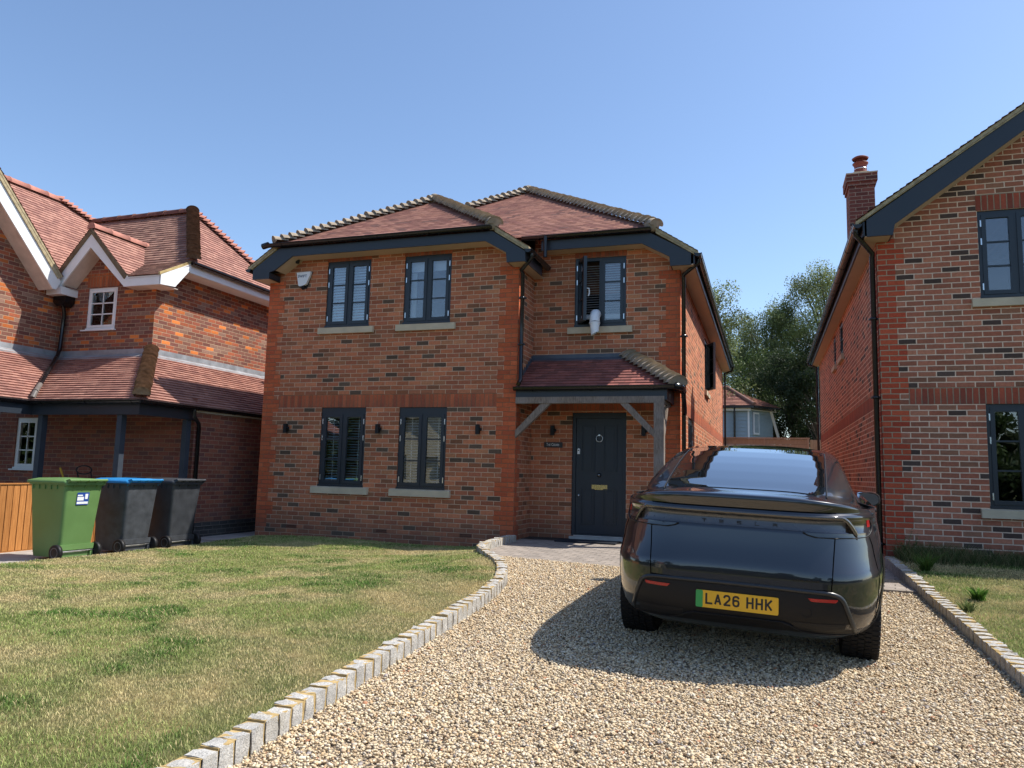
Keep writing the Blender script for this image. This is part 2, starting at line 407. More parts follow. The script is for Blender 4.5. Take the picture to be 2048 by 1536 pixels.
def bonnets(mb, a, b, r=.12, step=.152, lift=.02, n=9, spread=160, mi=0, tail=.07):
    """row of overlapping arched hip tiles climbing from a to b; each lifts at its lower end"""
    a, b = Vector(a), Vector(b); d = (b-a).normalized(); L = (b-a).length; side = d.cross(Vector((0, 0, 1))).normalized(); nn = side.cross(d)
    s = -.03
    while s < L-.02:
        ln = step*1.5; j = random.uniform(-.006, .006); jr = random.uniform(.95, 1.05); rows = []
        for tt, rr, hh in ((0, r*1.10*jr, lift+tail), (.5, r*.98*jr, lift+tail*.5), (1, r*.84, lift)):
            p = a+d*(s+ln*tt)+nn*(hh-r*.8+j)
            rows.append([p+rr*(math.cos(t)*nn*1.0+math.sin(t)*side*1.2) for t in [R(-spread/2+spread*i/(n-1)) for i in range(n)]])
        mb.grid(rows, mi=mi, smooth=False)
        lo = rows[0]; inn_ = [q-nn*.028-(q-(a+d*s)).normalized()*.004+d*.012 for q in lo]; mb.grid([inn_, lo], mi=mi, smooth=False)
        mb.add(inn_, mi=mi); s += step
def ridge(mb, a, b, r=.11, seg=.45, mi=0):
    a, b = Vector(a), Vector(b); d = (b-a).normalized(); L = (b-a).length; side = d.cross(Vector((0, 0, 1))).normalized(); nn = side.cross(d)
    s = 0
    while s < L-.01:
        e = min(s+seg-.008, L); j = random.uniform(-.004, .004); rows = []
        for ss, rr in ((s, r), (e-.03, r), (e-.03, r+.008), (e, r+.008)):
            rows.append([a+d*ss+nn*(j-r*.25)+rr*(math.cos(t)*nn+math.sin(t)*side) for t in [R(-100+200*i/9) for i in range(10)]])
        mb.grid(rows, mi=mi); mb.add(rows[0], mi=mi); mb.add(rows[-1][::-1], mi=mi); s += seg

def wall_face(mb, P, uoff, u0, u1, z0, top, holes=(), flip=False, mi=0):
    """vertical wall face. P(u,z)->3-D point; top = [(u,z),...] polyline; holes = (ua,ub,za,zb)"""
    def zt(u):
        for (a, za), (b, zb) in zip(top, top[1:]):
            if a-1e-9 <= u <= b+1e-9: return za if b == a else za+(zb-za)*(u-a)/(b-a)
        return top[-1][1]
    us = sorted({u0, u1, *[t[0] for t in top], *[h[0] for h in holes], *[h[1] for h in holes]})
    us = [u for u in us if u0-1e-9 <= u <= u1+1e-9]
    for a, b in zip(us, us[1:]):
        if b-a < 1e-6: continue
        mid = (a+b)/2; hs = sorted([h for h in holes if h[0] < mid < h[1]], key=lambda h: h[2]); lo = z0
        segs = []
        for h in hs: segs.append((lo, h[2])); lo = h[3]
        for s0, s1 in segs:
            if s1 > s0: quad = [(a, s0), (b, s0), (b, s1), (a, s1)]; _wf(mb, P, uoff, quad, flip, mi)
        quad = [(a, lo), (b, lo), (b, zt(b)), (a, zt(a))]
        _wf(mb, P, uoff, quad, flip, mi)
def _wf(mb, P, uoff, quad, flip, mi, voff=0):
    if flip: quad = quad[::-1]
    mb.add([P(*q) for q in quad], [(q[0]+uoff, q[1]+voff) for q in quad], mi)
def reveals(mb, P, D, h, dep, mi=0):
    """P(u,z), D = inward unit vector"""
    D = Vector(D)*dep; ua, ub, za, zb = h
    c = [Vector(P(*q)) for q in ((ua, za), (ub, za), (ub, zb), (ua, zb))]
    for i in range(4):
        a, b = c[i], c[(i+1) % 4]
        uv = [(0, a.z), (0, b.z), (dep, b.z), (dep, a.z)] if i in (1, 3) else [(a.x+a.y, 0), (b.x+b.y, 0), (b.x+b.y, dep), (a.x+a.y, dep)]
        mb.add([a, b, b+D, a+D], uv, mi); 

# planes facing the camera (normal -y) at depth Y, and side planes
PY = lambda Y: (lambda u, z: (u, Y, z))
PX = lambda X: (lambda u, z: (X, u, z))

def window(parent, ox, oy, z0, w, h, face='Y', head=0.0, blind='open', open_left=0, mat=None, bars=2, sill=True, white=False, nsash=2, gmat=None, sillmat=None, hinges=True):
    """casement window; (ox,oy) = lower-left corner on the wall plane; face Y looks to -y, face X looks to +x, face W looks to -x"""
    mat = mat or ANTH_W; gmat = gmat or GLASS
    if face == 'Y': ud, inn = Vector((1, 0, 0)), Vector((0, 1, 0))
    elif face == 'X': ud, inn = Vector((0, 1, 0)), Vector((-1, 0, 0))
    else: ud, inn = Vector((0, -1, 0)), Vector((1, 0, 0))
    O = Vector((ox, oy, z0))
    def fr(o, u, i): return Matrix(((u.x, i.x, 0, o.x), (u.y, i.y, 0, o.y), (0, 0, 1, o.z), (0, 0, 0, 1)))
    M = fr(O+inn*.022, ud, inn)
    m = MB(); b = .052; d = .07; H = h-head
    m.box((0, 0, 0), (b, d, h), M=M); m.box((w-b, 0, 0), (w, d, h), M=M); m.box((b, 0, 0), (w-b, d, b), M=M); m.box((b, 0, H-b), (w-b, d, h), M=M)
    m.box((-.004, -.03, -.004), (w+.004, -.001, .03), M=M)
    if nsash == 2: m.box((w/2-.022, 0, b), (w/2+.022, d, H-b), M=M)
    fo = m.build('window', mat, parent)
    sw = (w-2*b-(.044 if nsash == 2 else 0))/nsash; shh = H-2*b
    for k in range(nsash):
        su = b+k*(sw+.044); ang = open_left if (k == 0) else 0
        o2 = O+ud*su+Vector((0, 0, b))+inn*.010
        u2, i2 = ud, inn
        if ang: u2 = (ud*math.cos(ang)-inn*math.sin(ang)); i2 = (inn*math.cos(ang)+ud*math.sin(ang))
        S = fr(o2, u2, i2); s = MB(); q = .050 if not white else .04; e = .004
        s.box((-e, 0, -e), (q, .055, shh+e), M=S); s.box((sw-q, 0, -e), (sw+e, .055, shh+e), M=S)
        s.box((q, 0, -e), (sw-q, .055, q), M=S); s.box((q, 0, shh-q), (sw-q, .055, shh+e), M=S)
        gh = shh-2*q
        for j in range(1, bars+1):
            zz = q+gh*j/(bars+1); s.box((q, .012, zz-.011), (sw-q, .04, zz+.011), M=S)
        if white: s.box((sw/2-.009, .012, q), (sw/2+.009, .04, shh-q), M=S)
        s.build('sash', mat, fo)
        g = MB(); g.box((q-.002, .024, q-.002), (sw-q+.002, .030, shh-q+.002), M=S); g.build('pane', gmat, fo)
        if hinges:
            hg = MB(); xs = (-.022, -.006) if k == 0 else (sw+.006, sw+.022)
            S0 = fr(O+ud*su+Vector((0, 0, b))+inn*.010, ud, inn)
            for zz in (.10, shh*.66, shh-.12): hg = MB(); hg.box((xs[0], -.008, zz-.045), (xs[1], .013, zz+.045), M=S0); hg.build('hinge', CHROME, fo)
        if ang:
            hd = MB(); hd.tube([S @ Vector(p) for p in ((sw-.02, .06, shh*.5), (sw-.02, .10, shh*.5), (sw-.02, .105, shh*.42), (sw-.02, .085, shh*.38))], .011, 8); hd.build('handle', WPLAS, fo)
    bl = MB(); bm = SLAT
    Mb = fr(O+inn*.13, ud, inn); x0, x1 = b+.01, w-b-.01
    if blind == 'open':
        zz = b+.02
        while zz < H-b-.03:
            bl.box((x0, 0, -.001), (x1, .046, .001), M=Mb @ Matrix.Translation((0, 0, zz)) @ Matrix.Rotation(R(20), 4, 'X')); zz += .046
        for uu in (.22, .78): bl.box((w*uu-.006, -.002, b), (w*uu+.006, .0, H-b), M=Mb)
        bl.box((x0, -.01, H-b-.05), (x1, .05, H-b), M=Mb)
    elif blind == 'closed':
        zz = b+.03; bm = SLAT_W
        while zz < H-b-.02:
            bl.box((x0, 0, -.0015), (x1, .050, .0015), M=Mb @ Matrix.Translation((0, 0, zz)) @ Matrix.Rotation(R(44), 4, 'X')); zz += .050
    elif blind == 'roller':
        bl.box((x0, 0, H-b-.20), (x1, .008, H-b), M=Mb); bm = SLAT_W
        for q0, q1 in ((.06, .15),):
            for j in range(4): bl.box((x0+.02*j, .06+.008*(j % 2), b), (x0+.02*j+.018, .075+.008*(j % 2), H-b-.2), M=Mb)
    elif blind == 'half':
        zz = b+.18
        while zz < H-b-.02:
            bl.box((x0, 0, -.0015), (x1, .046, .0015), M=Mb @ Matrix.Translation((0, 0, zz)) @ Matrix.Rotation(R(8), 4, 'X')); zz += .042
        bl.box((x0, -.005, b+.10), (x1, .05, b+.17), M=Mb)
    if bl.f: bl.build('blind', bm, fo)
    if sill:
        s = MB(); A = fr(O, ud, inn); x = .11
        s.prism([A @ Vector(p) for p in ((-x, -.055, -.125), (-x, -.055, -.02), (-x, .0, -.006), (-x, .09, -.002), (-x, .09, -.125))], ud*(w+2*x))
        s.box((-x, .001, -.006), (-.004, .004, .035), M=A) if 0 else None
        s.build('sill', sillmat or STONE, fo)
    return fo
def gutter(mb, a, b, r=.056, out=(1, 0, 0), clips=True, mi=0):
    a, b = Vector(a), Vector(b); o = Vector(out); d = (b-a).normalized(); rows = []
    n = 9
    for p in (a, b): rows.append([p+r*(math.cos(t)*o-math.sin(t)*Vector((0, 0, 1))) for t in [math.pi*k/(n-1) for k in range(n)]])
    mb.grid(rows, mi=mi); rows2 = [[p+(q-p)*.88 for q in row] for p, row in zip((a, b), rows)]; mb.grid(rows2, mi=mi, flip=True)
    for k in (0, 1): mb.add(rows[k], mi=mi)
    mb.tube([a+o*r, b+o*r], .007, 6, mi); mb.tube([a-o*r, b-o*r], .007, 6, mi)
    if clips:
        L = (b-a).length; s = .3
        while s < L:
            p = a+d*s; rr = r+.007
            mb.grid([[q+rr*(math.cos(t)*o-math.sin(t)*Vector((0, 0, 1))) for t in [math.pi*k/(n-1) for k in range(n)]] for q in (p-d*.018, p+d*.018)], mi=mi); s += .95
def pipe(mb, path, r=.034, n=12, clips=()):
    mb.tube(path, r, n)
    for c in clips: mb.lathe([(r, -.02), (r+.008, -.02), (r+.008, .02), (r, .02)], c, n=12); mb.box((c[0]-.06, c[1]-.006, c[2]-.012), (c[0]+.06, c[1]+.05, c[2]+.012))
def quoins(mb, P, u_edge, sgn, z0, z1, uoff=0, w1=.225, w2=.3375, flip=False, phase=0):
    z = z0; k = phase
    while z < z1-.01:
        zz = min(z+.225, z1); w = w1 if k % 2 else w2; a, b = (u_edge, u_edge+sgn*w) if sgn > 0 else (u_edge-w, u_edge)
        _wf(mb, P, uoff, [(a, z), (b, z), (b, zz), (a, zz)], flip, 0); z = zz; k += 1
# ------------------------------------------------------------------ main house (centre)
D, XR, XL, YB = .85, 2.48, -4.81, 13.4
house = thing('brick_house', 'red-brown detached brick house with charcoal front door, oak porch and four charcoal front windows', 'house', (-1.2, 0, 0))
H_LO = [(-3.585, -2.705, .745, 2.10), (-2.075, -1.20, .745, 2.10)]
H_UP = [(-3.61, -2.735, 3.525, 4.71), (-2.08, -1.205, 3.525, 4.71)]
H_REC = [(.722, 1.60, 3.53, 4.715), (.712, 1.62, .05, 2.075)]
H_SIDE = [(6.05, 6.95, 3.02, 4.22), (2.15, 3.05, .9, 2.10)]
w = MB()
wall_face(w, PY(0), 0, XL, 0, -.35, [(XL, 4.72), (-4.2, 5.08), (-.62, 5.08), (0, 4.72)], H_LO+H_UP)
for h in H_LO+H_UP: reveals(w, PY(0), (0, 1, 0), h, .11)
w.build('wall', MB_MAIN, house)
w = MB(); wall_face(w, PX(0), .11, 0, D, -.1, [(0, 4.75), (D, 4.75)]); w.build('wall', MB_MAIN, house)
w = MB(); wall_face(w, PY(D), .06, 0, XR, -.1, [(0, 5.1), (1.95, 5.1), (XR, 4.75)], H_REC)
for h in H_REC: reveals(w, PY(D), (0, 1, 0), h, .11)
w.build('wall', MB_MAIN, house)
w = MB(); wall_face(w, PX(XR), .05, D, YB, -.1, [(D, 4.75), (YB, 4.75)], H_SIDE)
for h in H_SIDE: reveals(w, PX(XR), (-1, 0, 0), h, .11)
w.build('wall', MB_MAIN, house)
w = MB(); wall_face(w, PX(XL), 0, 0, YB, -.35, [(0, 4.75), (YB, 4.75)], flip=True); w.build('wall', MB_MAIN, house)
w = MB(); wall_face(w, PY(YB), 0, XL, XR, -.1, [(XL, 4.75), (XR, 4.75)], flip=True); w.build('wall', MB_MAIN, house)
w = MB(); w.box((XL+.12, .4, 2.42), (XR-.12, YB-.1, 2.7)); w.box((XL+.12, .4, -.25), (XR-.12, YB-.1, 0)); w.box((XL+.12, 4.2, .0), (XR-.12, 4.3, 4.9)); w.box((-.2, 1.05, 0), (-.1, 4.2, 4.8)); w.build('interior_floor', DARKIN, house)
e = .003
# soldier string course, lintels, quoins
s = MB(); _wf(s, PY(-e), .02, [(XL+.3375, 2.10), (-.3375, 2.10), (-.3375, 2.325), (XL+.3375, 2.325)], False, 0, -2.10)
_wf(s, PX(XR+e), 0, [(D+.225, 2.10), (YB-.22, 2.10), (YB-.22, 2.325), (D+.225, 2.325)], False, 0, -2.10)
_wf(s, PY(D-e), .02, [(0.0, 2.10), (2.2, 2.10), (2.2, 2.325), (0, 2.325)], False, 0, -2.10)
s.build('string_course', MB_SOLD, house)
for (a, b, z) in ((-3.62, -2.725, 4.712), (-2.09, -1.195, 4.712)):
    s = MB(); _wf(s, PY(-e), -a, [(a, z), (b, z), (b, 4.86), (a, 4.86)], False, 0, -z); s.build('lintel', MB_SOLD, house)
s = MB(); _wf(s, PY(D-e), -.72, [(.715, 4.718), (1.61, 4.718), (1.61, 4.88), (.715, 4.88)], False, 0, -4.718); s.build('lintel', MB_SOLD, house)
q = MB(); quoins(q, PY(-e), XL, 1, 0, 4.42, 0, phase=1); q.build('quoins', MB_QUOIN, house)
q = MB(); quoins(q, PY(-e), 0, -1, 0, 4.42, 0, phase=1); quoins(q, PX(e), 0, 1, 0, 4.42, .11, w1=.1125, w2=.225, phase=0); q.build('quoins', MB_QUOIN, house)
q = MB(); quoins(q, PY(D-e), XR, -1, 0, 4.42, .05, phase=1); quoins(q, PX(XR+e), D, 1, 0, 4.42, .05, phase=0, w1=.1125, w2=.225); q.build('quoins', MB_QUOIN, house)
q = MB(); quoins(q, PX(XR+e), YB, -1, 0, 4.42, .05, phase=0); q.build('quoins', MB_QUOIN, house)
# windows
window(house, -3.585, 0, .745, .88, 1.355, 'Y', head=.07, blind='open')
window(house, -2.075, 0, .745, .875, 1.355, 'Y', head=.07, blind='open')
window(house, -3.61, 0, 3.525, .875, 1.185, 'Y', blind='closed')
window(house, -2.08, 0, 3.525, .875, 1.185, 'Y', blind='roller')
window(house, .722, D, 3.53, .878, 1.185, 'Y', blind='half', open_left=R(62))
window(house, XR, 2.15, .9, .9, 1.20, 'X', blind='', sill=True)
sw = window(house, XR, 6.05, 3.02, .9, 1.20, 'X', blind='', nsash=1, hinges=False)
# opened side sash
m = MB(); S = Matrix.Translation((XR+.01, 6.88, 3.08)) @ Matrix.Rotation(R(-66), 4, 'Z')
m.box((0, -.02, 0), (.055, .03, 1.1), M=S); m.box((.38, -.02, 0), (.43, .03, 1.1), M=S); m.box((.055, -.02, 0), (.38, .03, .05), M=S); m.box((.055, -.02, 1.05), (.38, .03, 1.1), M=S)
for k in (1, 2): m.box((.055, -.01, .06+.327*k-.012), (.38, .02, .06+.327*k+.012), M=S)
so_ = m.build('sash', simple('grey_sash_frame', (.16, .155, .15), .4), sw); m = MB(); m.box((.05, .0, .05), (.385, .006, 1.05), M=S); m.build('pane', GLASS2, sw)
# roof
ES, SF = .664, .636
EX0, EX1, EXB, EZ = -5.04, 2.79, .25, 4.62
bayR = -2.395; bz = EZ+ES*(EXB-bayR); by = -.36+(bz-5.0)/SF
mR = (EX0+EX1)/2; mz = EZ+ES*(EX1-mR); my = .52+(mz-5.06)/SF
hb0, hb1 = (EX0+(5.0-EZ)/ES, -.36, 5.0), (EXB-(5.0-EZ)/ES, -.36, 5.0); BA = (bayR, by, bz)
hm0, hm1 = (EX0+(5.06-EZ)/ES, .52, 5.06), (EX1-(5.06-EZ)/ES, .52, 5.06); MA = (mR, my, mz)
vy = .52+(bz-5.06)/SF; V1 = (bayR, vy, bz); V0 = (EXB-(5.06-EZ)/ES, .52, 5.06)
r = MB()
roof_plane(r, [hb0, hb1, BA], t=.0075)
roof_plane(r, [(EXB, 1.0, EZ), (EXB, -.36, EZ), hb1, BA, V1, V0, (V0[0], 1.0, V0[2])], t=.0075)
roof_plane(r, [V0, hm1, MA, V1], t=.0075)
roof_plane(r, [(EX1, YB+.2, EZ), (EX1, .52, EZ), hm1, MA, (mR, YB+.2, mz)], t=.0075)
roof_plane(r, [(EX0, -.36, EZ), (EX0, YB+.2, EZ), (mR, YB+.2, mz), MA, V1, BA, hb0], t=.0075)
roof = r.build('roof', TILE, house)
b = MB(); L = lambda p, dz=.03: (p[0], p[1], p[2]+dz)
for a, c in ((hb0, BA), (hb1, BA), (hm1, MA), (V1, MA)): bonnets(b, L(a), L(c), r=.105)
for hx, yy in ((hb1, 0), (hm1, 0)):
    pass
ridge(b, L(BA, .02), L((bayR, vy+.2, bz), .02)); ridge(b, L(MA, .02), L((mR, YB+.1, mz), .02))
for A in (BA, MA, ): b.lathe([(0, -.02), (.10, -.015), (.125, 0.02), (.125, .14), (0, .15)], (A[0], A[1]-.10, A[2]+.005), (0, 1, 0), 18)
for A in (hb1, hm1): b.lathe([(0, -.02), (.09, -.01), (.11, .03), (.11, .16), (0, .2)], (A[0]-.02, A[1]-.01, A[2]+.03), (-.5, .8, .3), 16)
b.build('hip_tiles', BONNET, roof)
g = MB(); g.prism([(mR-.0, 11.5, mz-.1), (mR+.3, 11.5, mz-.1), (mR+.3, 11.5, mz+.5), (mR, 11.5, mz+.5)], (0, .3, 0)); 
fl = MB(); fl.lathe([(.055, 0), (.055, .34), (.15, .34), (.15, .36), (.05, .43), (0, .43)], (-4.235, 4.0, 5.2), n=16)
fl.lathe([(.05, 0), (.05, 1.86), (.13, 1.86), (.13, 1.89), (.03, 1.93), (0, 1.93)], (-4.235, 4.0, 5.2), n=16); fl.build('flue', BLACKM, roof)
# verge strips (mortar) + bargeboards + soffits
def verge(mb, p, q, y0, y1, t0=.095, t1=.004):
    mb.prism([(p[0], y0, p[2]-t1), (p[0], y0, p[2]-t0), (q[0], y0, q[2]-t0), (q[0], y0, q[2]-t1)], (0, y1-y0, 0))
v = MB()
verge(v, (EXB+.01, 0, EZ), hb1, -.352, -.20); verge(v, hb0, (EX0-.01, 0, EZ), -.352, -.20); verge(v, (EX1+.01, 0, EZ), hm1, .528, .68)
v.build('verge', VERGE, roof)
fb = MB()
fb.prism([(.20, -.335, 4.385), (.20, -.335, 4.545), (-.375, -.335, 4.925), (-4.41, -.335, 4.925), (-4.95, -.335, 4.565), (-4.95, -.335, 4.385), (-4.60, -.335, 4.385), (-4.60, -.335, 4.50), (-4.49, -.335, 4.53), (-4.135, -.335, 4.765), (-.49, -.335, 4.765), (-.126, -.335, 4.55), (-.108, -.335, 4.385)], (0, .028, 0))
fb.box((.178, -.306, 4.387), (.20, .62, 4.60)); fb.box((-4.95, -.306, 4.387), (-4.928, YB, 4.60))
fb.box((-.108, -.306, 4.39), (-.09, -.0, 4.55)); fb.box((-4.62, -.306, 4.39), (-4.60, -.0, 4.5))
fb.prism([(2.685, .545, 4.405), (2.685, .545, 4.60), (2.02, .545, 4.985), (.2, .545, 4.985), (.2, .545, 4.81), (1.90, .545, 4.81), (2.345, .545, 4.56), (2.36, .545, 4.405)], (0, .028, 0))
fb.box((2.72, .574, 4.42), (2.742, YB+.1, 4.61)); fb.box((2.36, .574, 4.41), (2.378, D, 4.56))
fb.build('bargeboard', ANTH, house)
sf = MB()
sf.box((-.108, -.306, 4.39), (.178, .83, 4.40)); sf.box((-4.928, -.306, 4.39), (-4.60, 0, 4.40)); sf.box((-4.928, 0, 4.392), (-4.81, YB, 4.402))
sf.prism([(-4.49, -.306, 4.535), (-4.135, -.306, 4.77), (-4.135, -.306, 4.778), (-4.49, -.306, 4.543)], (0, .306, 0))
sf.box((-4.14, -.306, 4.768), (-.485, -.001, 4.778))
sf.prism([(-.49, -.306, 4.77), (-.126, -.306, 4.555), (-.126, -.306, 4.565), (-.49, -.306, 4.78)], (0, .306, 0))
sf.box((XR, .574, 4.415), (2.72, YB+.1, 4.425)); sf.box((2.37, .574, 4.41), (2.72, D, 4.414)); sf.box((.2, .574, 4.812), (1.905, D, 4.822))
sf.prism([(1.90, .574, 4.815), (2.345, .574, 4.565), (2.345, .574, 4.575), (1.90, .574, 4.825)], (0, .276, 0))
sf.build('soffit', CREAM, house)
gt = MB()
gutter(gt, (-4.62, -.40, 4.985), (-.36, -.40, 4.985), out=(0, -1, 0)); gutter(gt, (EXB+.0, -.36, 4.575), (EXB+.0, .80, 4.575), out=(1, 0, 0))
gutter(gt, (-.12, .475, 5.035), (2.06, .475, 5.035), out=(0, -1, 0)); gutter(gt, (EX1+.005, .50, 4.575), (EX1+.005, YB+.15, 4.565), out=(1, 0, 0))
gutter(gt, (EX0, -.36, 4.575), (EX0, YB, 4.565), out=(-1, 0, 0)); gt.tube([(-4.6, -.40, 4.985), (-4.72, -.40, 4.96)], .055, 10); gt.build('gutter', BLACKP, house)
dp = MB()
pipe(dp, [(.27, -.22, 4.53), (.27, -.22, 4.46), (.075, -.13, 4.30), (.075, -.05, 4.26), (.075, -.05, 2.52), (.075, -.16, 2.44)], clips=[(.075, -.05, 3.86), (.075, -.05, 3.10)])
dp.tube([(.30, .44, 5.02), (.30, .44, 4.66)], .034, 12)
dp.build('downpipe', BLACKP, house)
dp = MB(); pipe(dp, [(2.79, .70, 4.55), (2.79, .70, 4.47), (2.545, .76, 4.30), (2.545, .80, 4.25), (2.545, .80, .0)], clips=[(2.545, .80, 3.3), (2.545, .80, 1.3)]); dp.build('downpipe', BLACKP, house)
dp = MB(); pipe(dp, [(2.80, YB-.05, 4.52), (2.78, YB-.05, 4.42), (2.56, YB-.05, 4.35), (2.55, YB-.05, .0)]); dp.build('downpipe', BLACKP, house)
# wall fittings
for x in (-4.265, -2.44, -.63):
    m = MB(); m.box((x-.03, -.02, 1.69), (x+.03, 0, 1.76)); m.box((x-.03, -.085, 1.65), (x+.03, -.025, 1.81)); m.tube([(x+.028, -.05, 1.73), (x+.06, -.05, 1.73)], .025, 10); m.build('wall_light', BLACKM, house)
for x in (.385, 1.905):
    m = MB(); m.box((x-.03, D-.02, 1.73), (x+.03, D, 1.79)); m.box((x-.03, D-.085, 1.69), (x+.03, D-.025, 1.85)); m.tube([(x+.028, D-.05, 1.77), (x+.06, D-.05, 1.77)], .025, 10); m.build('wall_light', BLACKM, house)
m = MB(); m.prism([(-4.215, -.065, 4.54), (-3.925, -.065, 4.545), (-3.93, -.065, 4.49), (-4.01, -.065, 4.32), (-4.06, -.065, 4.30), (-4.14, -.065, 4.285), (-4.165, -.065, 4.30)][::-1], (0, .05, 0))
al = m.build('alarm_box', WPLAS, house)
m = MB(); m.prism([(-4.22, -.014, 4.55), (-3.915, -.014, 4.555), (-4.02, -.014, 4.25), (-4.11, -.014, 4.23), (-4.17, -.014, 4.29)][::-1], (0, .014, 0)); m.box((-4.14, -.055, 4.262), (-4.05, -.002, 4.31)); m.build('alarm_base', BLACKM, al)
SIGNTXT = simple('sign_blue_ink', (.05, .08, .16), .5)
text_obj('lettering', 'SWIFT', SIGNTXT, al, Matrix.Translation((-4.09, -.0668, 4.468)), width=.19, height=.05, offset=.02)
m = MB(); m.tube([(-4.185, -.10, 4.79), (-4.185, -.10, 4.73)], [.045, .04], 14); m.lathe([(.04, 0), (.03, -.03), (0, -.04)], (-4.185, -.10, 4.73), n=14); m.build('security_camera', BLACKM, house)
for x in (-4.06, -2.31, -.80, ):
    m = MB(); m.box((x-.105, -.006, .0), (x+.105, .01, .065)); av = m.build('air_brick', simple('terracotta_vent', (.22, .085, .05), .8), house)
    m = MB()
    for i in range(9):
        for j in range(2): m.box((x-.095+i*.0215, -.009, .012+j*.025), (x-.083+i*.0215, -.0065, .03+j*.025))
    m.build('vent_hole', BLACKM, av)
# name sign
m = MB(); m.box((.235, D-.022, 1.485), (.55, D-.002, 1.575)); sg = m.build('name_sign', simple('slate', (.035, .033, .033), .6), house)
for t, x, s_, wd_ in (('T', .289, .046, .022), ('HE', .326, .035, .043), ('C', .379, .046, .03), ('EDARS', .447, .035, .098)):
    text_obj('lettering', t, WPLAS, sg, Matrix.Translation((x, D-.0235, 1.513+s_/2)), width=wd_, height=s_, offset=.008)
# front door
m = MB(); Yd = D+.03
m.box((.714, Yd, .05), (.772, Yd+.08, 2.073)); m.box((1.56, Yd, .05), (1.618, Yd+.08, 2.073)); m.box((.772, Yd, 1.985), (1.56, Yd+.08, 2.073)); m.box((.772, Yd+.02, .05), (1.56, Yd+.1, .085))
dr = m.build('door', DOORM, house)
m = MB(); y0 = Yd+.018; m.box((.776, y0, .09), (1.556, y0+.045, 1.981)); lf = m.build('door_leaf', DOORM, dr)
for (a, b, c, d_) in ((.865, 1.095, 1.10, 1.86), (1.235, 1.465, 1.10, 1.86), (.865, 1.095, .24, .82), (1.235, 1.465, .24, .82)):
    m = MB()
    for k, (i, dd) in enumerate(((0, .012), (.018, .006))):
        A, B, C_, E_ = a+i, b-i, c+i, d_-i
        m.box((A, y0-dd, C_), (A+.014, y0-.0005, E_)); m.box((B-.014, y0-dd, C_), (B, y0-.0005, E_)); m.box((A+.014, y0-dd, C_), (B-.014, y0-.0005, C_+.014)); m.box((A+.014, y0-dd, E_-.014), (B-.014, y0-.0005, E_))
    m.box((a+.055, y0-.008, c+.055), (b-.055, y0-.0005, d_-.055)); m.build('door_panel', DOORM, dr)
m = MB(); m.tube([(1.168+.055*math.cos(t), y0-.02, 1.645+.055*math.sin(t)) for t in [2*math.pi*k/24 for k in range(25)]], .007, 8, cap=False); m.tube([(1.168, y0, 1.70), (1.168, y0-.03, 1.70)], .014, 10); m.build('knocker', CHROME, dr)
m = MB(); m.lathe([(0, .045), (.022, .045), (.03, .03), (.015, .012), (.035, .004), (.035, 0)], (1.168, y0, 1.045), (0, -1, 0), 18); m.build('knob', simple('black_chrome', (.15, .15, .16), .2, metal=1), dr)
m = MB(); m.box((1.045, y0-.010, .805), (1.305, y0-.0005, .885)); m.box((1.075, y0-.016, .822), (1.275, y0-.010, .868)); m.build('letterbox', BRASS, dr)
m = MB(); m.box((.80, y0-.02, 1.385), (.84, y0-.0005, 1.46)); m.tube([(.82, y0-.021, 1.46), (.82, y0-.0005, 1.46)], .02, 14); b_ = m.build('doorbell', WPLAS, dr); m = MB(); m.tube([(.82, y0-.026, 1.445), (.82, y0-.021, 1.445)], .011, 12); m.build('lens', BLACKM, b_)
m = MB(); m.lathe([(0, .008), (.017, .008), (.017, 0)], (.822, y0, .705), (0, -1, 0), 14); m.build('lock', CHROME, dr)
m = MB(); m.box((.70, D-.085, .0), (1.68, D+.03, .045)); m.box((.76, D-.02, .046), (1.57, D+.05, .062)); m.build('threshold', simple('pale_threshold', (.42, .41, .38), .5, nscale=4), dr)
# porch
PE, PZ = -.06, 2.41
r = MB(); A, B_, Cc, Dd = (0.0, PE, PZ), (2.53, PE, PZ), (1.66, D, 2.985), (0.0, D, 2.985)
roof_plane(r, [A, B_, Cc, Dd], gauge=.1); roof_plane(r, [B_, (2.53, D, PZ), Cc], gauge=.1)
pr_ = r.build('porch_roof', TILE_D, house)
b = MB(); bonnets(b, (2.53, PE, PZ+.03), (1.66, D, 2.985+.03), r=.13, step=.125); b.build('hip_tiles', BONNET, pr_)
f = MB(); f.box((0.0, D-.012, 2.965), (1.66, D-.004, 3.06)); f.prism([(0, D-.01, 3.0), (1.68, D-.01, 3.0), (1.72, D-.09, 2.945), (0, D-.09, 2.945)], (0, -.0, -.006))
for k in range(9): 
    x = 1.64+k*.095; z = 3.055-k*.063; f.box((x, D-.012, z-.12-.02), (x+.14 if k < 8 else XR, D-.0045-.0002*k, z))
for k in range(8):
    y = .79-k*.095; z = 3.04-k*.062; f.box((.0045, y-.05, z-.13), (.010, y+.06, z))
f.build('flashing', LEADD, pr_)
f = MB(); f.box((0.0, -.045, 2.195), (2.36, -.02, 2.385)); f.box((2.36, -.045, 2.195), (2.385, D, 2.385)); f.build('fascia', ANTH, pr_)
f = MB(); f.box((.0, -.02, 2.262), (2.36, D, 2.275)); f.build('ceiling_board', CREAM, pr_)
g = MB(); gutter(g, (-.02, PE-.03, 2.40), (2.50, PE-.03, 2.40), out=(0, -1, 0)); g.tube([(2.50, PE-.035, 2.395), (2.56, PE-.02, 2.385), (2.585, .1, 2.38), (2.585, .32, 2.35)], .052, 10)
g.tube([(2.585, .30, 2.35), (2.59, .32, 2.26), (2.575, .62, 2.12), (2.56, .78, 2.05)], .036, 10); g.build('gutter', BLACKP, pr_)
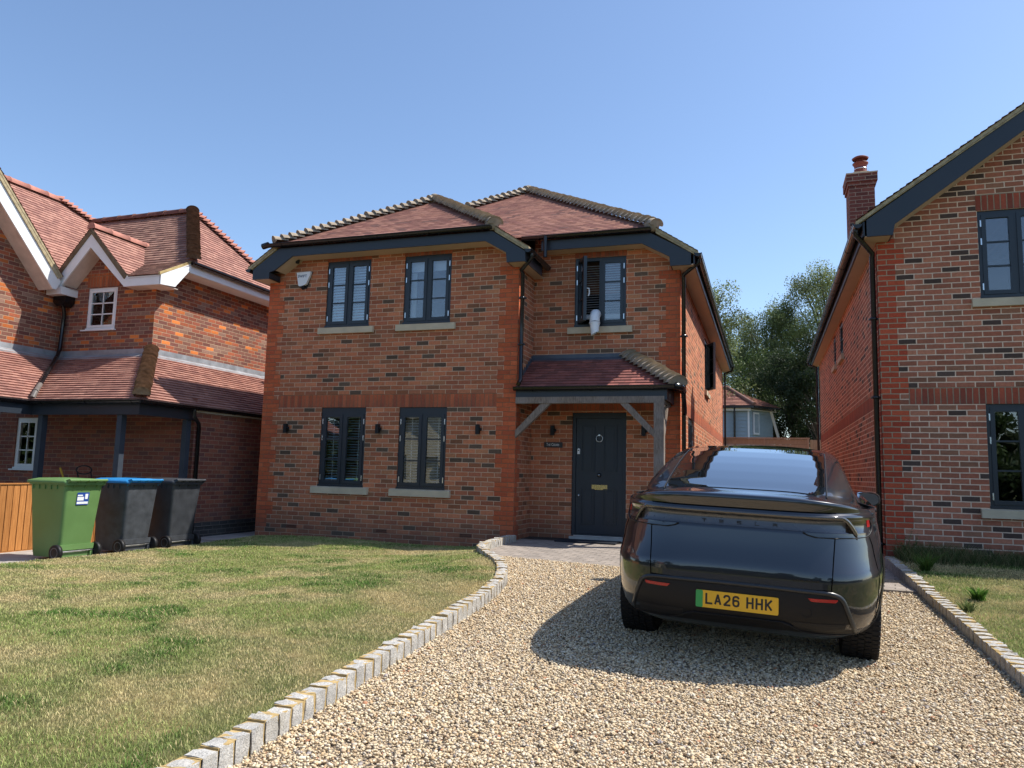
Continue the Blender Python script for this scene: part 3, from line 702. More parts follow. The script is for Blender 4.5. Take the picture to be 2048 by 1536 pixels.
o = MB(); o.box((0, -.055, 2.147), (2.345, .075, 2.247)); o.box((2.215, .0755, 2.15), (2.335, D, 2.245)); o.build('beam', OAK, pr_)
o = MB(); o.box((2.19, -.07, 0), (2.34, .08, 2.1465)); o.build('post', OAK, pr_)
o = MB(); o.prism([(.0, -.04, 1.60), (.0, -.04, 1.72), (.42, -.04, 2.1465), (.575, -.04, 2.1465)], (0, .09, 0)); o.build('brace', OAK, pr_)
o = MB(); o.prism([(2.1895, -.04, 1.625), (2.1895, -.04, 1.74), (1.80, -.04, 2.1465), (1.665, -.04, 2.1465)], (0, .09, 0)); o.build('brace', OAK, pr_)
o = MB(); o.prism([(2.265, .0805, 1.60), (2.265, .0805, 1.72), (2.265, .42, 2.149), (2.265, .56, 2.149)], (.07, 0, 0)); o.build('brace', OAK, pr_)

# ------------------------------------------------------------------ right house
RX, RY, RBK = 5.28, -.09, 12.1
rh = thing('brick_house', 'brick gable house at the right edge with red corner bricks and one tall chimney', 'house', (8, 0, 0))
RW, RE = 11.7, .69
RUP = [(6.52, 7.40, 3.52, 4.715)]; RLO = [(6.515, 7.40, .745, 2.10)]; RS = [(4.95, 5.65, 3.60, 4.30), (6.6, 7.15, 3.62, 4.28)]
ridx = (RX+RW)/2; ez = 4.60; rz = ez+RE*(ridx-(RX-.29))
w = MB(); wall_face(w, PY(RY), 0, RX, RW, -.35, [(RX, ez+.12), (ridx, rz-.07), (RW, ez+.12)], RUP+RLO)
for h in RUP+RLO: reveals(w, PY(RY), (0, 1, 0), h, .11)
w.build('wall', MB_RIGHT, rh)
w = MB(); wall_face(w, PX(RX), .1, RY, RBK, -.35, [(RY, ez+.1), (RBK, ez+.1)], RS, flip=True)
for h in RS: reveals(w, PX(RX), (1, 0, 0), h, .11)
w.build('wall', MB_RIGHT, rh)
w = MB(); wall_face(w, PY(RBK), 0, RX, RW, -.35, [(RX, ez+.12), (ridx, rz-.07), (RW, ez+.12)], flip=True); w.build('wall', MB_RIGHT, rh)
w = MB(); wall_face(w, PX(RW), .1, RY, RBK, -.35, [(RY, ez+.1), (RBK, ez+.1)]); w.build('wall', MB_RIGHT, rh)
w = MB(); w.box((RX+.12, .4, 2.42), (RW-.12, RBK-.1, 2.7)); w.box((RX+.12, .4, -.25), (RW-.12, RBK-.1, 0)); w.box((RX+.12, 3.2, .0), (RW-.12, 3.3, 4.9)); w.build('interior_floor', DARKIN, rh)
s = MB(); _wf(s, PY(RY-e), 0, [(RX+.3375, 2.10), (RW, 2.10), (RW, 2.325), (RX+.3375, 2.325)], False, 0, -2.10)
_wf(s, PX(RX-e), 0, [(RY+.225, 2.10), (RBK, 2.10), (RBK, 2.325), (RY+.225, 2.325)], True, 0, -2.10); s.build('string_course', MB_RSOLD, rh)
s = MB(); _wf(s, PY(RY-e), -6.505, [(6.505, 4.718), (7.43, 4.718), (7.43, 4.943), (6.505, 4.943)], False, 0, -4.718); s.build('lintel', MB_RSOLD, rh)
q = MB(); quoins(q, PY(RY-e), RX, 1, 0, 4.42, 0, phase=0); quoins(q, PX(RX-e), RY, 1, 0, 4.42, .1, w1=.1125, w2=.225, phase=0, flip=True); q.build('quoins', MB_RQUOIN, rh)
window(rh, 6.52, RY, 3.52, .88, 1.195, 'Y', blind=''); window(rh, 6.515, RY, .745, .885, 1.355, 'Y', blind='')
for a, b_, c, d_ in RS: window(rh, RX, b_, c, b_-a, d_-c, 'W', blind='', nsash=1, hinges=False, bars=1, sillmat=STONE)
r = MB(); E0 = (RX-.29, RY-.36, ez); 
roof_plane(r, [(RX-.29, RBK+.25, ez), E0, (ridx, RY-.36, rz), (ridx, RBK+.25, rz)][::-1][1:]+[(RX-.29, RBK+.25, ez), ][:0] if 0 else [(RX-.29, RBK+.25, ez), E0, (ridx, RY-.36, rz), (ridx, RBK+.25, rz)], jit=.0015)
roof_plane(r, [(RW+.29, RY-.36, ez), (RW+.29, RBK+.25, ez), (ridx, RBK+.25, rz), (ridx, RY-.36, rz)])
rr = r.build('roof', TILE, rh)
b = MB(); ridge(b, (ridx, RY-.36, rz+.02), (ridx, RBK+.2, rz+.02)); b.build('ridge_tiles', BONNET, rr)
v = MB(); v.prism([(RX-.295, RY-.352, ez-.01), (RX-.295, RY-.352, ez-.07), (ridx, RY-.352, rz-.10), (ridx, RY-.352, rz-.006)], (0, .12, 0)); v.build('verge', VERGE, rr)
f = MB(); yb = RY-.335
f.prism([(5.12, yb, 4.37), (5.12, yb, 4.60), (ridx, yb, rz-.08), (ridx, yb, rz-.29), (5.47, yb, 4.54-.02), (5.44, yb, 4.37)], (0, .028, 0))
f.box((5.0, yb, 4.42), (5.12, yb+.028, 4.57)) if 0 else None
f.box((5.075, yb+.03, 4.385), (5.10, RBK+.2, 4.59)); f.box((5.42, yb+.0285, 4.375), (5.44, RY, 4.52)); f.build('bargeboard', ANTH, rh)
s = MB(); s.box((5.10, yb+.03, 4.372), (5.28, RBK+.2, 4.382)); s.box((5.281, yb+.03, 4.3725), (5.42, RY, 4.382)); s.prism([(5.47, yb+.03, 4.52), (ridx, yb+.03, rz-.29), (ridx, yb+.03, rz-.28), (5.47, yb+.03, 4.53)], (0, .305, 0)); s.build('soffit', CREAM, rh)
g = MB(); gutter(g, (5.005, RY-.36, 4.545), (5.005, RBK+.2, 4.53), out=(-1, 0, 0)); g.build('gutter', BLACKP, rh)
dp = MB(); pipe(dp, [(4.99, -.34, 4.50), (4.99, -.34, 4.43), (5.225, -.06, 4.23), (5.225, -.03, 4.18), (5.215, -.03, -.05)], r=.036, clips=[(5.22, -.03, 3.3), (5.22, -.03, 2.2), (5.217, -.03, .22)]); dp.build('downpipe', BLACKP, rh)
dp = MB(); pipe(dp, [(4.99, RBK+.1, 4.48), (5.0, RBK+.1, 4.40), (5.21, RBK-.05, 4.30), (5.215, RBK-.05, 0)], r=.036); dp.build('downpipe', BLACKP, rh)
m = MB(); m.box((5.98, RY-.006, -.0), (6.185, RY+.01, .065)); av = m.build('air_brick', simple('terracotta_vent', (.22, .085, .05), .8), rh)
m = MB()
for i in range(9):
    for j in range(2): m.box((5.99+i*.0215, RY-.009, .012+j*.025), (6.002+i*.0215, RY-.0065, .03+j*.025))
m.build('vent_hole', BLACKM, av)
# chimney: stack stands on the left roof slope
cx, cyy = 5.60, 4.3; m = MB()
def ring(m, hx, z0, z1, hy=.30):
    P = [(cx-hx, cyy-hy), (cx+hx, cyy-hy), (cx+hx, cyy+hy), (cx-hx, cyy+hy)]
    for i in range(4):
        a, b_ = P[i], P[(i+1) % 4]; L_ = math.dist(a, b_)
        m.add([(a[0], a[1], z0), (b_[0], b_[1], z0), (b_[0], b_[1], z1), (a[0], a[1], z1)], [(0, z0), (L_, z0), (L_, z1), (0, z1)])
    m.add([(p[0], p[1], z1) for p in P]); m.add([(p[0], p[1], z0) for p in P[::-1]])
ring(m, .225, 4.8, 6.72); ring(m, .25, 6.72, 6.795, .325); ring(m, .275, 6.795, 6.95, .35)
ch = m.build('chimney', MB_CHIM, rh)
m = MB(); m.box((cx-.28, cyy-.36, 6.95), (cx+.28, cyy+.36, 6.975)); m.prism([(cx-.2, cyy-.25, 6.975), (cx+.2, cyy-.25, 6.975), (cx+.13, cyy-.25, 7.03), (cx-.13, cyy-.25, 7.03)], (0, .5, 0)); m.build('chimney_cap', STONE, ch)
m = MB(); m.lathe([(.115, 0), (.115, .18), (.11, .19), (.12, .24), (.145, .27), (.145, .285), (.11, .28)], (cx+.02, cyy, 7.0), n=24)
m.lathe([(.14, .36), (.155, .385), (.12, .41), (.05, .43), (0, .435)], (cx+.02, cyy, 7.0), n=24); m.lathe([(.155, .385), (0, .37)], (cx+.02, cyy, 7.0), n=24)
for k in range(10): t = k*.628; m.tube([(cx+.02+.095*math.cos(t), cyy+.095*math.sin(t), 7.27), (cx+.02+.095*math.cos(t), cyy+.095*math.sin(t), 7.38)], .005, 5)
pt = m.build('chimney_pot', simple('terracotta_pot', (.22, .06, .04), .6, .3), ch)
m = MB(); m.lathe([(.117, .15), (.119, .15), (.119, .17), (.117, .17)], (cx+.02, cyy, 7.0), n=24); m.build('band', CHROME, pt)

# ------------------------------------------------------------------ left house
LX, LY, WX = -7.32, -.12, -9.70
lh = thing('brick_house', 'brindle brick house on the left with white bargeboards, small white window and tiled veranda', 'house', (-9, 0, 0))
LW = [(-9.022, -8.278, 3.655, 4.50)]
w = MB(); wall_face(w, PY(LY), 0, WX, LX, 2.9, [(WX, 4.5), (-9.3, 4.62), (-8.63, 5.34), (-7.92, 4.58), (-7.6, 4.52), (LX, 4.52)], LW)
for h in LW: reveals(w, PY(LY), (0, 1, 0), h, .10)
w.build('wall', MB_LEFT, lh)
w = MB(); wall_face(w, PX(LX), 0, LY, 9, 2.7, [(LY, 4.55), (.2, 4.9), (9, 4.9)]); w.build('wall', MB_LEFT, lh)
w = MB(); wall_face(w, PX(WX), .08, -7.5, LY, 2.7, [(-7.5, 4.7), (-5.2, 4.9), (-2.95, 6.95), (-.75, 4.52), (LY, 4.5)]); w.build('wall', MB_LEFT, lh)
w = MB(); wall_face(w, PX(-5.6), .03, -.78, 9, -.5, [(-.78, 2.06), (9, 2.06)]); w.build('wall', MB_LEFT2, lh)
GW = [(-9.80, -9.25, .90, 1.86)]
w = MB(); wall_face(w, PY(-.75), .06, -12.5, -5.6, -.5, [(-12.5, 2.2), (-5.6, 2.2)], GW); 
for h in GW: reveals(w, PY(-.75), (0, 1, 0), h, .1)
w.build('wall', MB_LEFT2, lh)
w = MB(); wall_face(w, PX(-5.596), .03, -.78, 9, -.5, [(-.78, -.02), (9, -.02)]); w.box((-5.60, -.78, -.02), (-5.575, 9, .055)); w.build('plinth', MB_BLUE, lh)
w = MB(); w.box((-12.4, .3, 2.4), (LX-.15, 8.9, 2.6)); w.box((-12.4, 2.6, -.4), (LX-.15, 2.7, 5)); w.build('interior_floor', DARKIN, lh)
s = MB(); _wf(s, PY(LY-e), 9.06, [(-9.06, 4.515), (-8.24, 4.515), (-8.24, 4.79), (-9.06, 4.79)], False, 0, -4.515); s.build('lintel', MB_LSOLD, lh)
window(lh, -9.022, LY, 3.655, .744, .845, 'Y', blind='', nsash=1, mat=WHITEU, white=True, hinges=False, sill=False)
s = MB(); s.box((-9.10, LY-.05, 3.625), (-8.245, LY+.02, 3.65)); s.build('sill', WHITEU, lh)
window(lh, -9.80, -.75, .90, .55, .96, 'Y', blind='', nsash=1, mat=WHITEU, white=True, hinges=False, sill=False)
s = MB(); s.box((-9.85, -.80, .87), (-9.18, -.70, .895)); s.build('sill', WHITEU, lh)
# lead flashing and veranda lean-to
VX, VY, VZ = -5.52, -2.08, 2.06; IX = -7.87
f = MB(); f.box((WX, LY-.008, 3.10), (LX, LY-.002, 3.24)); f.box((LX+.002, LY-.008, 3.10), (LX+.008, 9, 3.24)); f.box((WX+.002, -7.5, 3.10), (WX+.008, LY-.01, 3.24))
f.prism([(WX, LY-.01, 3.14), (LX+.03, LY-.04, 3.14), (LX+.13, LY-.15, 3.055), (WX+.13, LY-.15, 3.055)], (0, 0, -.012))
f.prism([(LX+.01, LY-.02, 3.14), (LX+.01, 9, 3.14), (LX+.14, 9, 3.06), (LX+.14, LY-.15, 3.06)], (0, 0, -.012))
f.prism([(WX+.01, -7.5, 3.14), (WX+.01, LY-.02, 3.14), (WX+.14, LY-.15, 3.06), (WX+.14, -7.5, 3.06)], (0, 0, -.012))
f.build('flashing', LEAD, lh)
r = MB(); T1 = (LX, LY, 3.12)
roof_plane(r, [(IX, VY, VZ), (VX, VY, VZ), (LX, LY, 3.12), (WX, LY, 3.12)], gauge=.105, t=.022, jit=.0012)
roof_plane(r, [(VX, VY, VZ), (VX, 9, VZ), (LX, 9, 3.12), (LX, LY, 3.12)], gauge=.105, t=.022, jit=.0012)
roof_plane(r, [(IX, -8, VZ), (IX, VY, VZ), (WX, LY, 3.12), (WX, -8, 3.12)], gauge=.105, t=.022, jit=.0012)
vr = r.build('veranda_roof', TILE_L, lh)
b = MB(); bonnets(b, (VX, VY, VZ+.03), (LX, LY, 3.15), r=.10, step=.13, tail=.13, spread=170); b.build('hip_tiles', BONNET_OLD, vr)
f = MB(); f.box((IX, VY+.06, 1.82), (VX-.08, VY+.13, 2.045)); f.box((VX-.15, VY+.13, 1.82), (VX-.08, -.79, 2.045)); f.box((IX-.07, -8, 1.82), (IX, VY+.13, 2.045)); f.build('beam', ANTH, vr)
f = MB(); f.box((VX-.078, -.78, 1.96), (VX-.06, 9, 2.045)); f.box((-5.6, -.78, 2.0), (VX-.078, 9, 2.01)); f.build('fascia', WHITEU, vr)
f = MB(); f.box((WX, VY+.13, 2.03), (VX-.15, -.75, 2.04)); f.box((WX, -8, 2.03), (IX-.07, VY+.13, 2.04)); f.build('ceiling_board', simple('brown_board', (.10, .07, .05), .7), vr)
g = MB(); gutter(g, (IX, VY-.02, 2.04), (VX+.02, VY-.02, 2.04), out=(0, -1, 0)); gutter(g, (VX+.02, VY-.02, 2.04), (VX+.02, 9, 2.03), out=(1, 0, 0)); gutter(g, (IX+.02, -8, 2.04), (IX+.02, VY, 2.04), out=(1, 0, 0)); g.build('gutter', BLACKP, vr)
POST = simple('slate_blue_post', (.045, .056, .072), .5, .3)
for x, y in ((-7.72, -1.93), (-6.03, -1.93), (-5.68, -.88), (-7.92, -2.62)):
    m = MB(); m.box((x-.05, y-.05, -.45), (x+.05, y+.05, 1.819)); m.build('post', POST, vr)
dp = MB(); pipe(dp, [(-5.5, -.92, 2.0), (-5.5, -.92, 1.88), (-5.50, -.80, 1.76), (-5.555, -.72, 1.70), (-5.555, -.72, -.35)], r=.034); dp.build('downpipe', BLACKP, lh)
# valley hopper + pipe lying down the veranda roof
m = MB(); m.box((-9.69, -.50, 4.32), (-9.30, LY-.0, 4.47)); m.build('valley_box', WHITEU, lh)
m = MB(); m.prism([(-9.66, -.36, 4.20), (-9.66, -.36, 4.378), (-9.34, -.36, 4.378), (-9.34, -.36, 4.20), (-9.42, -.36, 4.12), (-9.56, -.36, 4.12)], (0, .22, 0)); pipe(m, [(-9.5, -.26, 4.14), (-9.52, -.20, 4.0), (-9.55, -.20, 3.3), (-9.45, -.32, 3.12), (-8.12, -1.72, 2.36)], r=.038); m.build('downpipe', BLACKP, lh)
m = MB(); pipe(m, [(-8.13, -1.71, 2.365), (-7.86, -2.0, 2.21)], r=.042); m.tube([(-7.86, -2.0, 2.21), (-7.84, -2.06, 2.10)], .046, 10); m.build('pipe_end', simple('grey_brown_pipe', (.16, .14, .125), .4), lh)
# upper roofs
r = MB()
RR = (-8.44, 1.88, 6.71); HF = (-6.87, .30, 5.03); J = (-11.41, 1.88, 6.70)
roof_plane(r, [(-8.0, .30, 5.03), HF, RR, J, (-11.4, .3, 5.03)], jit=.0008)
roof_plane(r, [(-7.66, -.5, 4.58), (-6.93, -.5, 4.58), (-6.87, .30, 5.03), (-8.1, .30, 5.03)], jit=.0008)
roof_plane(r, [(-6.87, 3.46, 5.03), (-11.4, 3.46, 5.03), J, RR], jit=.0008)
roof = r.build('roof', tile_mat('brown_clay_tile', [(0, (.30, .165, .125)), (.25, (.25, .135, .105)), (.5, (.35, .20, .15)), (.8, (.21, .115, .09))], lichen=.35), lh)
r = MB(); roof_plane(r, [HF, (-6.87, 3.46, 5.03), RR]); r.build('roof', TILE_L, lh)
b = MB(); ridge(b, (-11.4, 1.88, 6.72), (RR[0], RR[1], RR[2]+.02)); b.build('ridge_tiles', RIDGE_BRN, roof)
b = MB(); bonnets(b, (HF[0], HF[1], HF[2]+.03), (RR[0], RR[1], RR[2]+.03), r=.105, step=.125, tail=.11); b.build('hip_tiles', simple('dark_mossy_hip', (.14, .09, .062), .95, .15, var=.4, nscale=11, bump=.005), roof)
b = MB(); bonnets(b, (-6.87, 3.46, 5.05), (RR[0], RR[1], RR[2]+.03), r=.12, step=.11); b.build('hip_tiles', RIDGE_PINK, roof)
# gablet over the small window
r = MB(); GA = (-8.68, -.50, 5.62); GB = (-8.68, 1.1, 5.62)
roof_plane(r, [(-7.70, .25, 4.62), (-7.70, -.50, 4.62), GA, (GA[0], .98, GA[2])], jit=.0008)
roof_plane(r, [(-9.55, -.50, 4.66), (-9.55, .1, 4.66), (GA[0], .98, GA[2]), GA], jit=.0008)
gr = r.build('gablet_roof', TILE_L, lh)
b = MB(); ridge(b, (GA[0], GA[1], GA[2]+.02), (GA[0], .95, GA[2]+.02), r=.10); b.build('ridge_tiles', RIDGE_PINK, gr)
v = MB(); yv = -.495
v.prism([(-7.70, yv, 4.615), (-7.76, yv, 4.53), (GA[0], yv, 5.50), (-9.48, yv, 4.62), (-9.54, yv, 4.655), (GA[0], yv, 5.615)], (0, .10, 0)); v.build('verge', simple('dark_verge_mortar', (.19, .145, .09), .95, .1, var=.3, bump=.004), gr)
m = MB(); yv = -.47
m.prism([(-7.78, yv, 4.40), (-7.66, yv, 4.54), (GA[0], yv, 5.50), (-9.55, yv, 4.58), (-9.50, yv, 4.42), (-9.42, yv, 4.42), (GA[0], yv, 5.22)], (0, .03, 0))
m.box((-7.78, -.4695, 4.385), (-6.93, -.44, 4.57)); m.prism([(-6.915, -.47, 4.385), (-6.915, -.10, 4.42), (-6.915, .28, 4.86), (-6.915, .28, 4.98), (-6.915, -.47, 4.57)], (.022, 0, 0))
m.build('bargeboard', WHITEU, gr)
m = MB(); m.prism([(-9.42, -.44, 4.43), (-8.68, -.44, 5.235), (-8.68, -.44, 5.245), (-9.42, -.44, 4.44)], (0, .32, 0)); m.prism([(-7.80, -.44, 4.41), (-8.68, -.44, 5.235), (-8.68, -.44, 5.245), (-7.80, -.44, 4.42)], (0, .32, 0))
m.box((-7.78, -.44, 4.39), (-6.92, LY, 4.40)); m.box((-7.32, LY, 4.39), (-6.92, .0, 4.40)); m.build('soffit', simple('white_soffit', (.62, .56, .50), .6), gr)
m = MB(); m.prism([(-6.93, -.5, 4.56), (-6.93, .28, 4.98), (-6.93, .28, 5.03), (-6.93, -.5, 4.61)], (.04, 0, 0)); m.build('verge', simple('yellow_verge_mortar', (.45, .34, .16), .95, .1, var=.3, bump=.004), roof)
f = MB(); f.box((-6.95, .28, 4.80), (-6.92, 9, 4.98)); f.box((LX, .0, 4.79), (-6.95, 9, 4.80)); f.build('fascia', WHITEU, lh)
g = MB(); gutter(g, (-6.86, .26, 5.0), (-6.86, 9, 4.97), out=(1, 0, 0)); g.tube([(-6.80, .26, 4.985), (-6.80, 9, 4.955)], .012, 6); g.build('gutter', BLACKP, lh)
# wing roof and cross gable
r = MB(); roof_plane(r, [(-9.3, -.34, 4.45), (-9.3, .6, 4.45), J, (-11.7, 1.25, 7.05), (-11.7, -2.62, 7.05)], jit=.0008)
wr = r.build('wing_roof', TILE_L, lh)
b = MB(); ridge(b, (-11.7, -2.7, 7.07), (-11.7, 1.25, 7.07), r=.11); bonnets(b, (J[0], J[1], J[2]+.05), (-11.7, 1.25, 7.08), r=.12, step=.11); b.build('ridge_tiles', RIDGE_PINK, wr)
r = MB(); X0 = -9.28
roof_plane(r, [(X0, -.50, 4.66), (-11.8, -.50, 4.66), (-11.8, -2.95, 7.37), (X0, -2.95, 7.37)], jit=.0008)
roof_plane(r, [(-11.8, -5.4, 4.66), (X0, -5.4, 4.66), (X0, -2.95, 7.37), (-11.8, -2.95, 7.37)], jit=.0008)
gr2 = r.build('cross_gable_roof', TILE_L, lh)
v = MB(); v.prism([(X0-.005, -.50, 4.655), (X0-.005, -.60, 4.60), (X0-.005, -2.95, 7.22), (X0-.005, -5.3, 4.6), (X0-.005, -5.4, 4.655), (X0-.005, -2.95, 7.365)], (-.1, 0, 0)); v.build('verge', VERGE, gr2)
m = MB(); m.prism([(-9.31, -.52, 4.56), (-9.31, -.60, 4.38), (-9.31, -.68, 4.38), (-9.31, -2.95, 6.87), (-9.31, -5.3, 4.28), (-9.31, -5.4, 4.5), (-9.31, -2.95, 7.22)], (-.03, 0, 0)); m.build('bargeboard', WHITEU, gr2)
m = MB(); m.prism([(-9.34, -.66, 4.37), (-9.34, -2.95, 6.89), (-9.34, -2.95, 6.90), (-9.34, -.66, 4.38)], (-.37, 0, 0)); m.build('soffit', simple('white_soffit', (.62, .56, .50), .6), gr2)
# ------------------------------------------------------------------ ground
def smst(t): t = min(max(t, 0), 1); return t*t*(3-2*t)
def gz(x, y):
    if y > -2.1: return 0.0
    yy = max(y, -13)
    return -.051*(-2.1-yy)-.025*(min(max(x, .5), 5.5)-3.4)*smst((-2.1-yy)/3)
def lawnz(x, y):
    k = gz(1.35, min(y, -2.1))+.075
    if y > -2.1: k = .075-.17*smst((y+2.1)/2.1)
    base = -.14-.02*smst((-x-3)/2)+.02*math.sin(x*1.3+y*.8)
    return base+(k-base)*smst((x+1.6)/2.6)
KG = [(.10, -.14), (.10, -.62), (.11, -1.24), (.24, -1.99), (.63, -2.58), (.90, -3.02), (1.10, -3.51), (1.31, -4.11), (1.42, -4.86), (1.44, -5.48), (1.45, -6.07), (1.46, -6.63), (1.47, -7.16), (1.48, -7.7), (1.48, -8.4), (1.48, -9.6), (1.48, -12.5)]
def resample(P, step):
    out = [P[0]]; acc = 0
    for a, b in zip(P, P[1:]):
        L = math.dist(a, b); t = step-acc
        while t <= L: out.append((a[0]+(b[0]-a[0])*t/L, a[1]+(b[1]-a[1])*t/L)); t += step
        acc = L-(t-step)
    return out
def smooth_path(P, it=3):
    for _ in range(it):
        Q = [P[0]]
        for a, b in zip(P, P[1:]): Q += [(a[0]*.75+b[0]*.25, a[1]*.75+b[1]*.25), (a[0]*.25+b[0]*.75, a[1]*.25+b[1]*.75)]
        P = Q+[P[-1]]
    return P
KS = smooth_path(KG, 2)
def kerb_x(y):
    best = None
    for a, b in zip(KS, KS[1:]):
        if (a[1]-y)*(b[1]-y) <= 0 and a[1] != b[1]: best = a[0]+(b[0]-a[0])*(y-a[1])/(b[1]-a[1])
    return best if best is not None else 1.48
def earth_mat():
    m = NT('dry_soil_and_turf'); v = m.co('Object')
    n = m.noise(v, .06, 5); c = m.ramp(n, [(.3, (.055, .075, .022)), (.5, (.10, .10, .04)), (.7, (.15, .125, .06))])
    c = m.mix(1.0, c, m.rng(m.noise(v, 3, 4), .3, .7, .7, 1.2), 'MULTIPLY'); m.base(c); m.rough(.95, .1); return m.m
g = MB(); N = 40; ext = 600
g.add([(-ext, -ext, -.75), (ext, -ext, -.75), (ext, ext, -.75), (-ext, ext, -.75)])
struct(g.build('ground', earth_mat()))
def asphalt():
    m = NT('asphalt'); v = m.co('Object'); n = m.noise(v, 90, 3); n2 = m.noise(v, .7, 4)
    c = m.ramp(n, [(.3, (.035, .035, .037)), (.7, (.075, .073, .072))]); c = m.mix(1.0, c, m.rng(n2, .3, .7, .8, 1.2), 'MULTIPLY')
    m.base(c); m.rough(.9, .3); m.bump(n, .003); return m.m
g = MB(); g.box((-80, -22, -.74), (80, -14.5, -.62)); struct(g.build('road', asphalt()))
CONC = simple('path_concrete', (.36, .33, .30), .9, .2, var=.15, nscale=5, bump=.002)
g = MB(); g.box((-6.25, -14.4, -.5), (-4.55, -.80, -.215)); g.box((-5.55, -.795, -.5), (-4.83, 14, -.19)); g.box((-9.7, -8, -.5), (-6.26, -.76, -.40)); struct(g.build('path', CONC))
# gravel bed
def gravel_base():
    m = NT('gravel_bed'); v = m.co('Object'); vo = m.n('TexVoronoi', feature='F1'); vo.inputs['Scale'].default_value = 70; m.link(v, vo.inputs['Vector'])
    sp = m.n('SeparateColor'); m.link(vo.outputs['Color'], sp.inputs[0])
    c = m.ramp(sp.outputs[0], [(0, (.40, .30, .19)), (.3, (.52, .42, .28)), (.55, (.30, .22, .15)), (.75, (.46, .38, .28)), (.92, (.20, .17, .14))], 'CONSTANT')
    m.base(c); m.rough(.85, .3); m.bump(m.rng(vo.outputs['Distance'], 0, .6, 1, 0), .012); return m.m
rows = []
ys = [-2.15-.35*i for i in range(32)]
for y in ys:
    x0 = kerb_x(y)-.08 if y > -12 else 1.4
    rows.append([(x0+(5.42-x0)*k/16, y if k else y, gz(x0+(5.42-x0)*k/16, y)-.016) for k in range(17)])
rows.insert(0, [(x, -1.95, -.02) for x in [rows[0][k][0] for k in range(17)]])
g = MB(); g.grid(rows); struct(g.build('driveway', gravel_base()))
# block paving
def blockpave():
    m = NT('block_paving'); v = m.co('Object'); b = m.n('TexBrick'); b.offset = .5; b.inputs['Scale'].default_value = 1
    mp = m.n('Mapping'); mp.inputs['Rotation'].default_value = (0, 0, R(8)); m.link(v, mp.inputs[0]); m.link(mp.outputs[0], b.inputs['Vector'])
    b.inputs['Brick Width'].default_value = .205; b.inputs['Row Height'].default_value = .135; b.inputs['Mortar Size'].default_value = .005; b.inputs['Mortar Smooth'].default_value = .2
    b.inputs['Color1'].default_value = (.34, .29, .245, 1); b.inputs['Color2'].default_value = (.26, .225, .195, 1); b.inputs['Mortar'].default_value = (.10, .09, .075, 1)
    c = m.mix(1.0, b.outputs['Color'], m.rng(m.noise(v, 5, 4), .3, .7, .82, 1.15), 'MULTIPLY')
    m.base(c); m.rough(.85, .25); m.bump(m.math('SUBTRACT', m.noise(v, 80, 2), m.math('MULTIPLY', b.outputs['Fac'], 3)), .003); return m.m
PAV = blockpave(); EDGE = lambda x: -1.97-.155*x if x < 4.9 else -1.97-.155*4.9
g = MB()
def pavz(x, y): return min(0, -.012*max(0, -y-1))-.004
rows = []
for k in range(22):
    x = .02+(5.19-.02)*k/21
    ye = EDGE(x)
    rows.append([(x, ye+(D-.02-ye if x < XR+.02 else 13-ye)*(j/8)**1.5, pavz(x, ye+(D-.02-ye)*(j/8)**1.5)) for j in range(9)])
g.grid(rows, smooth=False); pv = struct(g.build('paved_path', PAV))
g = MB()
for k in range(25):
    x = .22+k*.203; 
    if x > 5.1: break
    y0, y1 = EDGE(x), EDGE(x+.198); z = pavz(0, y0)
    g.prism([(x, y0, z+.003), (x+.198, y1, z+.003), (x+.198, y1-.10, z+.002), (x, y0-.10, z+.002)], (0, 0, -.08))
struct(g.build('paving_edge', simple('paving_edge_block', (.27, .23, .19), .9, .2, var=.2, nscale=8, bump=.002)))
# ------------------------------------------------------------------ lawns
def lawn_base():
    m = NT('lawn_thatch'); v = m.co('Object'); n = m.noise(v, 2.2, 5); n2 = m.noise(v, 45, 4, .7)
    c = m.ramp(n, [(.35, (.09, .11, .03)), (.5, (.15, .145, .055)), (.62, (.25, .20, .09))]); c = m.mix(1.0, c, m.rng(n2, .25, .75, .55, 1.3), 'MULTIPLY')
    m.base(c); m.rough(.95, .1); m.bump(n2, .02); return m.m
LB = lawn_base(); rows = []
for i in range(60):
    y = -.005-12.5*i/59; x1 = kerb_x(y)-.10 if y < -.62 else -.02; rows.append([(-4.65+(x1+4.65)*k/40, y, lawnz(-4.65+(x1+4.65)*k/40, y)-.004) for k in range(41)])
g = MB(); g.grid(rows); struct(g.build('lawn', LB))
RK = smooth_path([(5.22, -.35), (5.19, -1.1), (5.17, -2.2), (5.19, -2.9), (5.21, -3.4), (5.25, -3.95), (5.28, -4.6), (5.30, -5.4), (5.31, -6.4), (5.31, -8)], 2)
def rkx(y): return float(np.interp(y, [p[1] for p in RK[::-1]], [p[0] for p in RK[::-1]]))+.105
rlz = lambda x, y: gz(5.3, y)+.075+.03*smst((x-5.4)/1.5)-.02 if y < -.5 else -.03
rows = [[((rkx(RY-12.5*i/50) if i > 1 else 5.29)+6.5*k/20, RY-.005-12.5*i/50, (gz(5.3, RY-12.5*i/50)+.062)) for k in range(21)] for i in range(51)]
rl = lambda x, y: gz(5.3, y)+.07
g = MB(); g.grid(rows); struct(g.build('lawn', LB))
def vnoise(x, y, s, seed=0):
    r = np.random.default_rng(seed); T = r.random((64, 64)); X = x/s; Y = y/s
    xi = np.floor(X).astype(int); yi = np.floor(Y).astype(int); fx = X-xi; fy = Y-yi; fx = fx*fx*(3-2*fx); fy = fy*fy*(3-2*fy)
    a = T[xi % 64, yi % 64]; b = T[(xi+1) % 64, yi % 64]; c = T[xi % 64, (yi+1) % 64]; d = T[(xi+1) % 64, (yi+1) % 64]
    return (a*(1-fx)+b*fx)*(1-fy)+(c*(1-fx)+d*fx)*fy
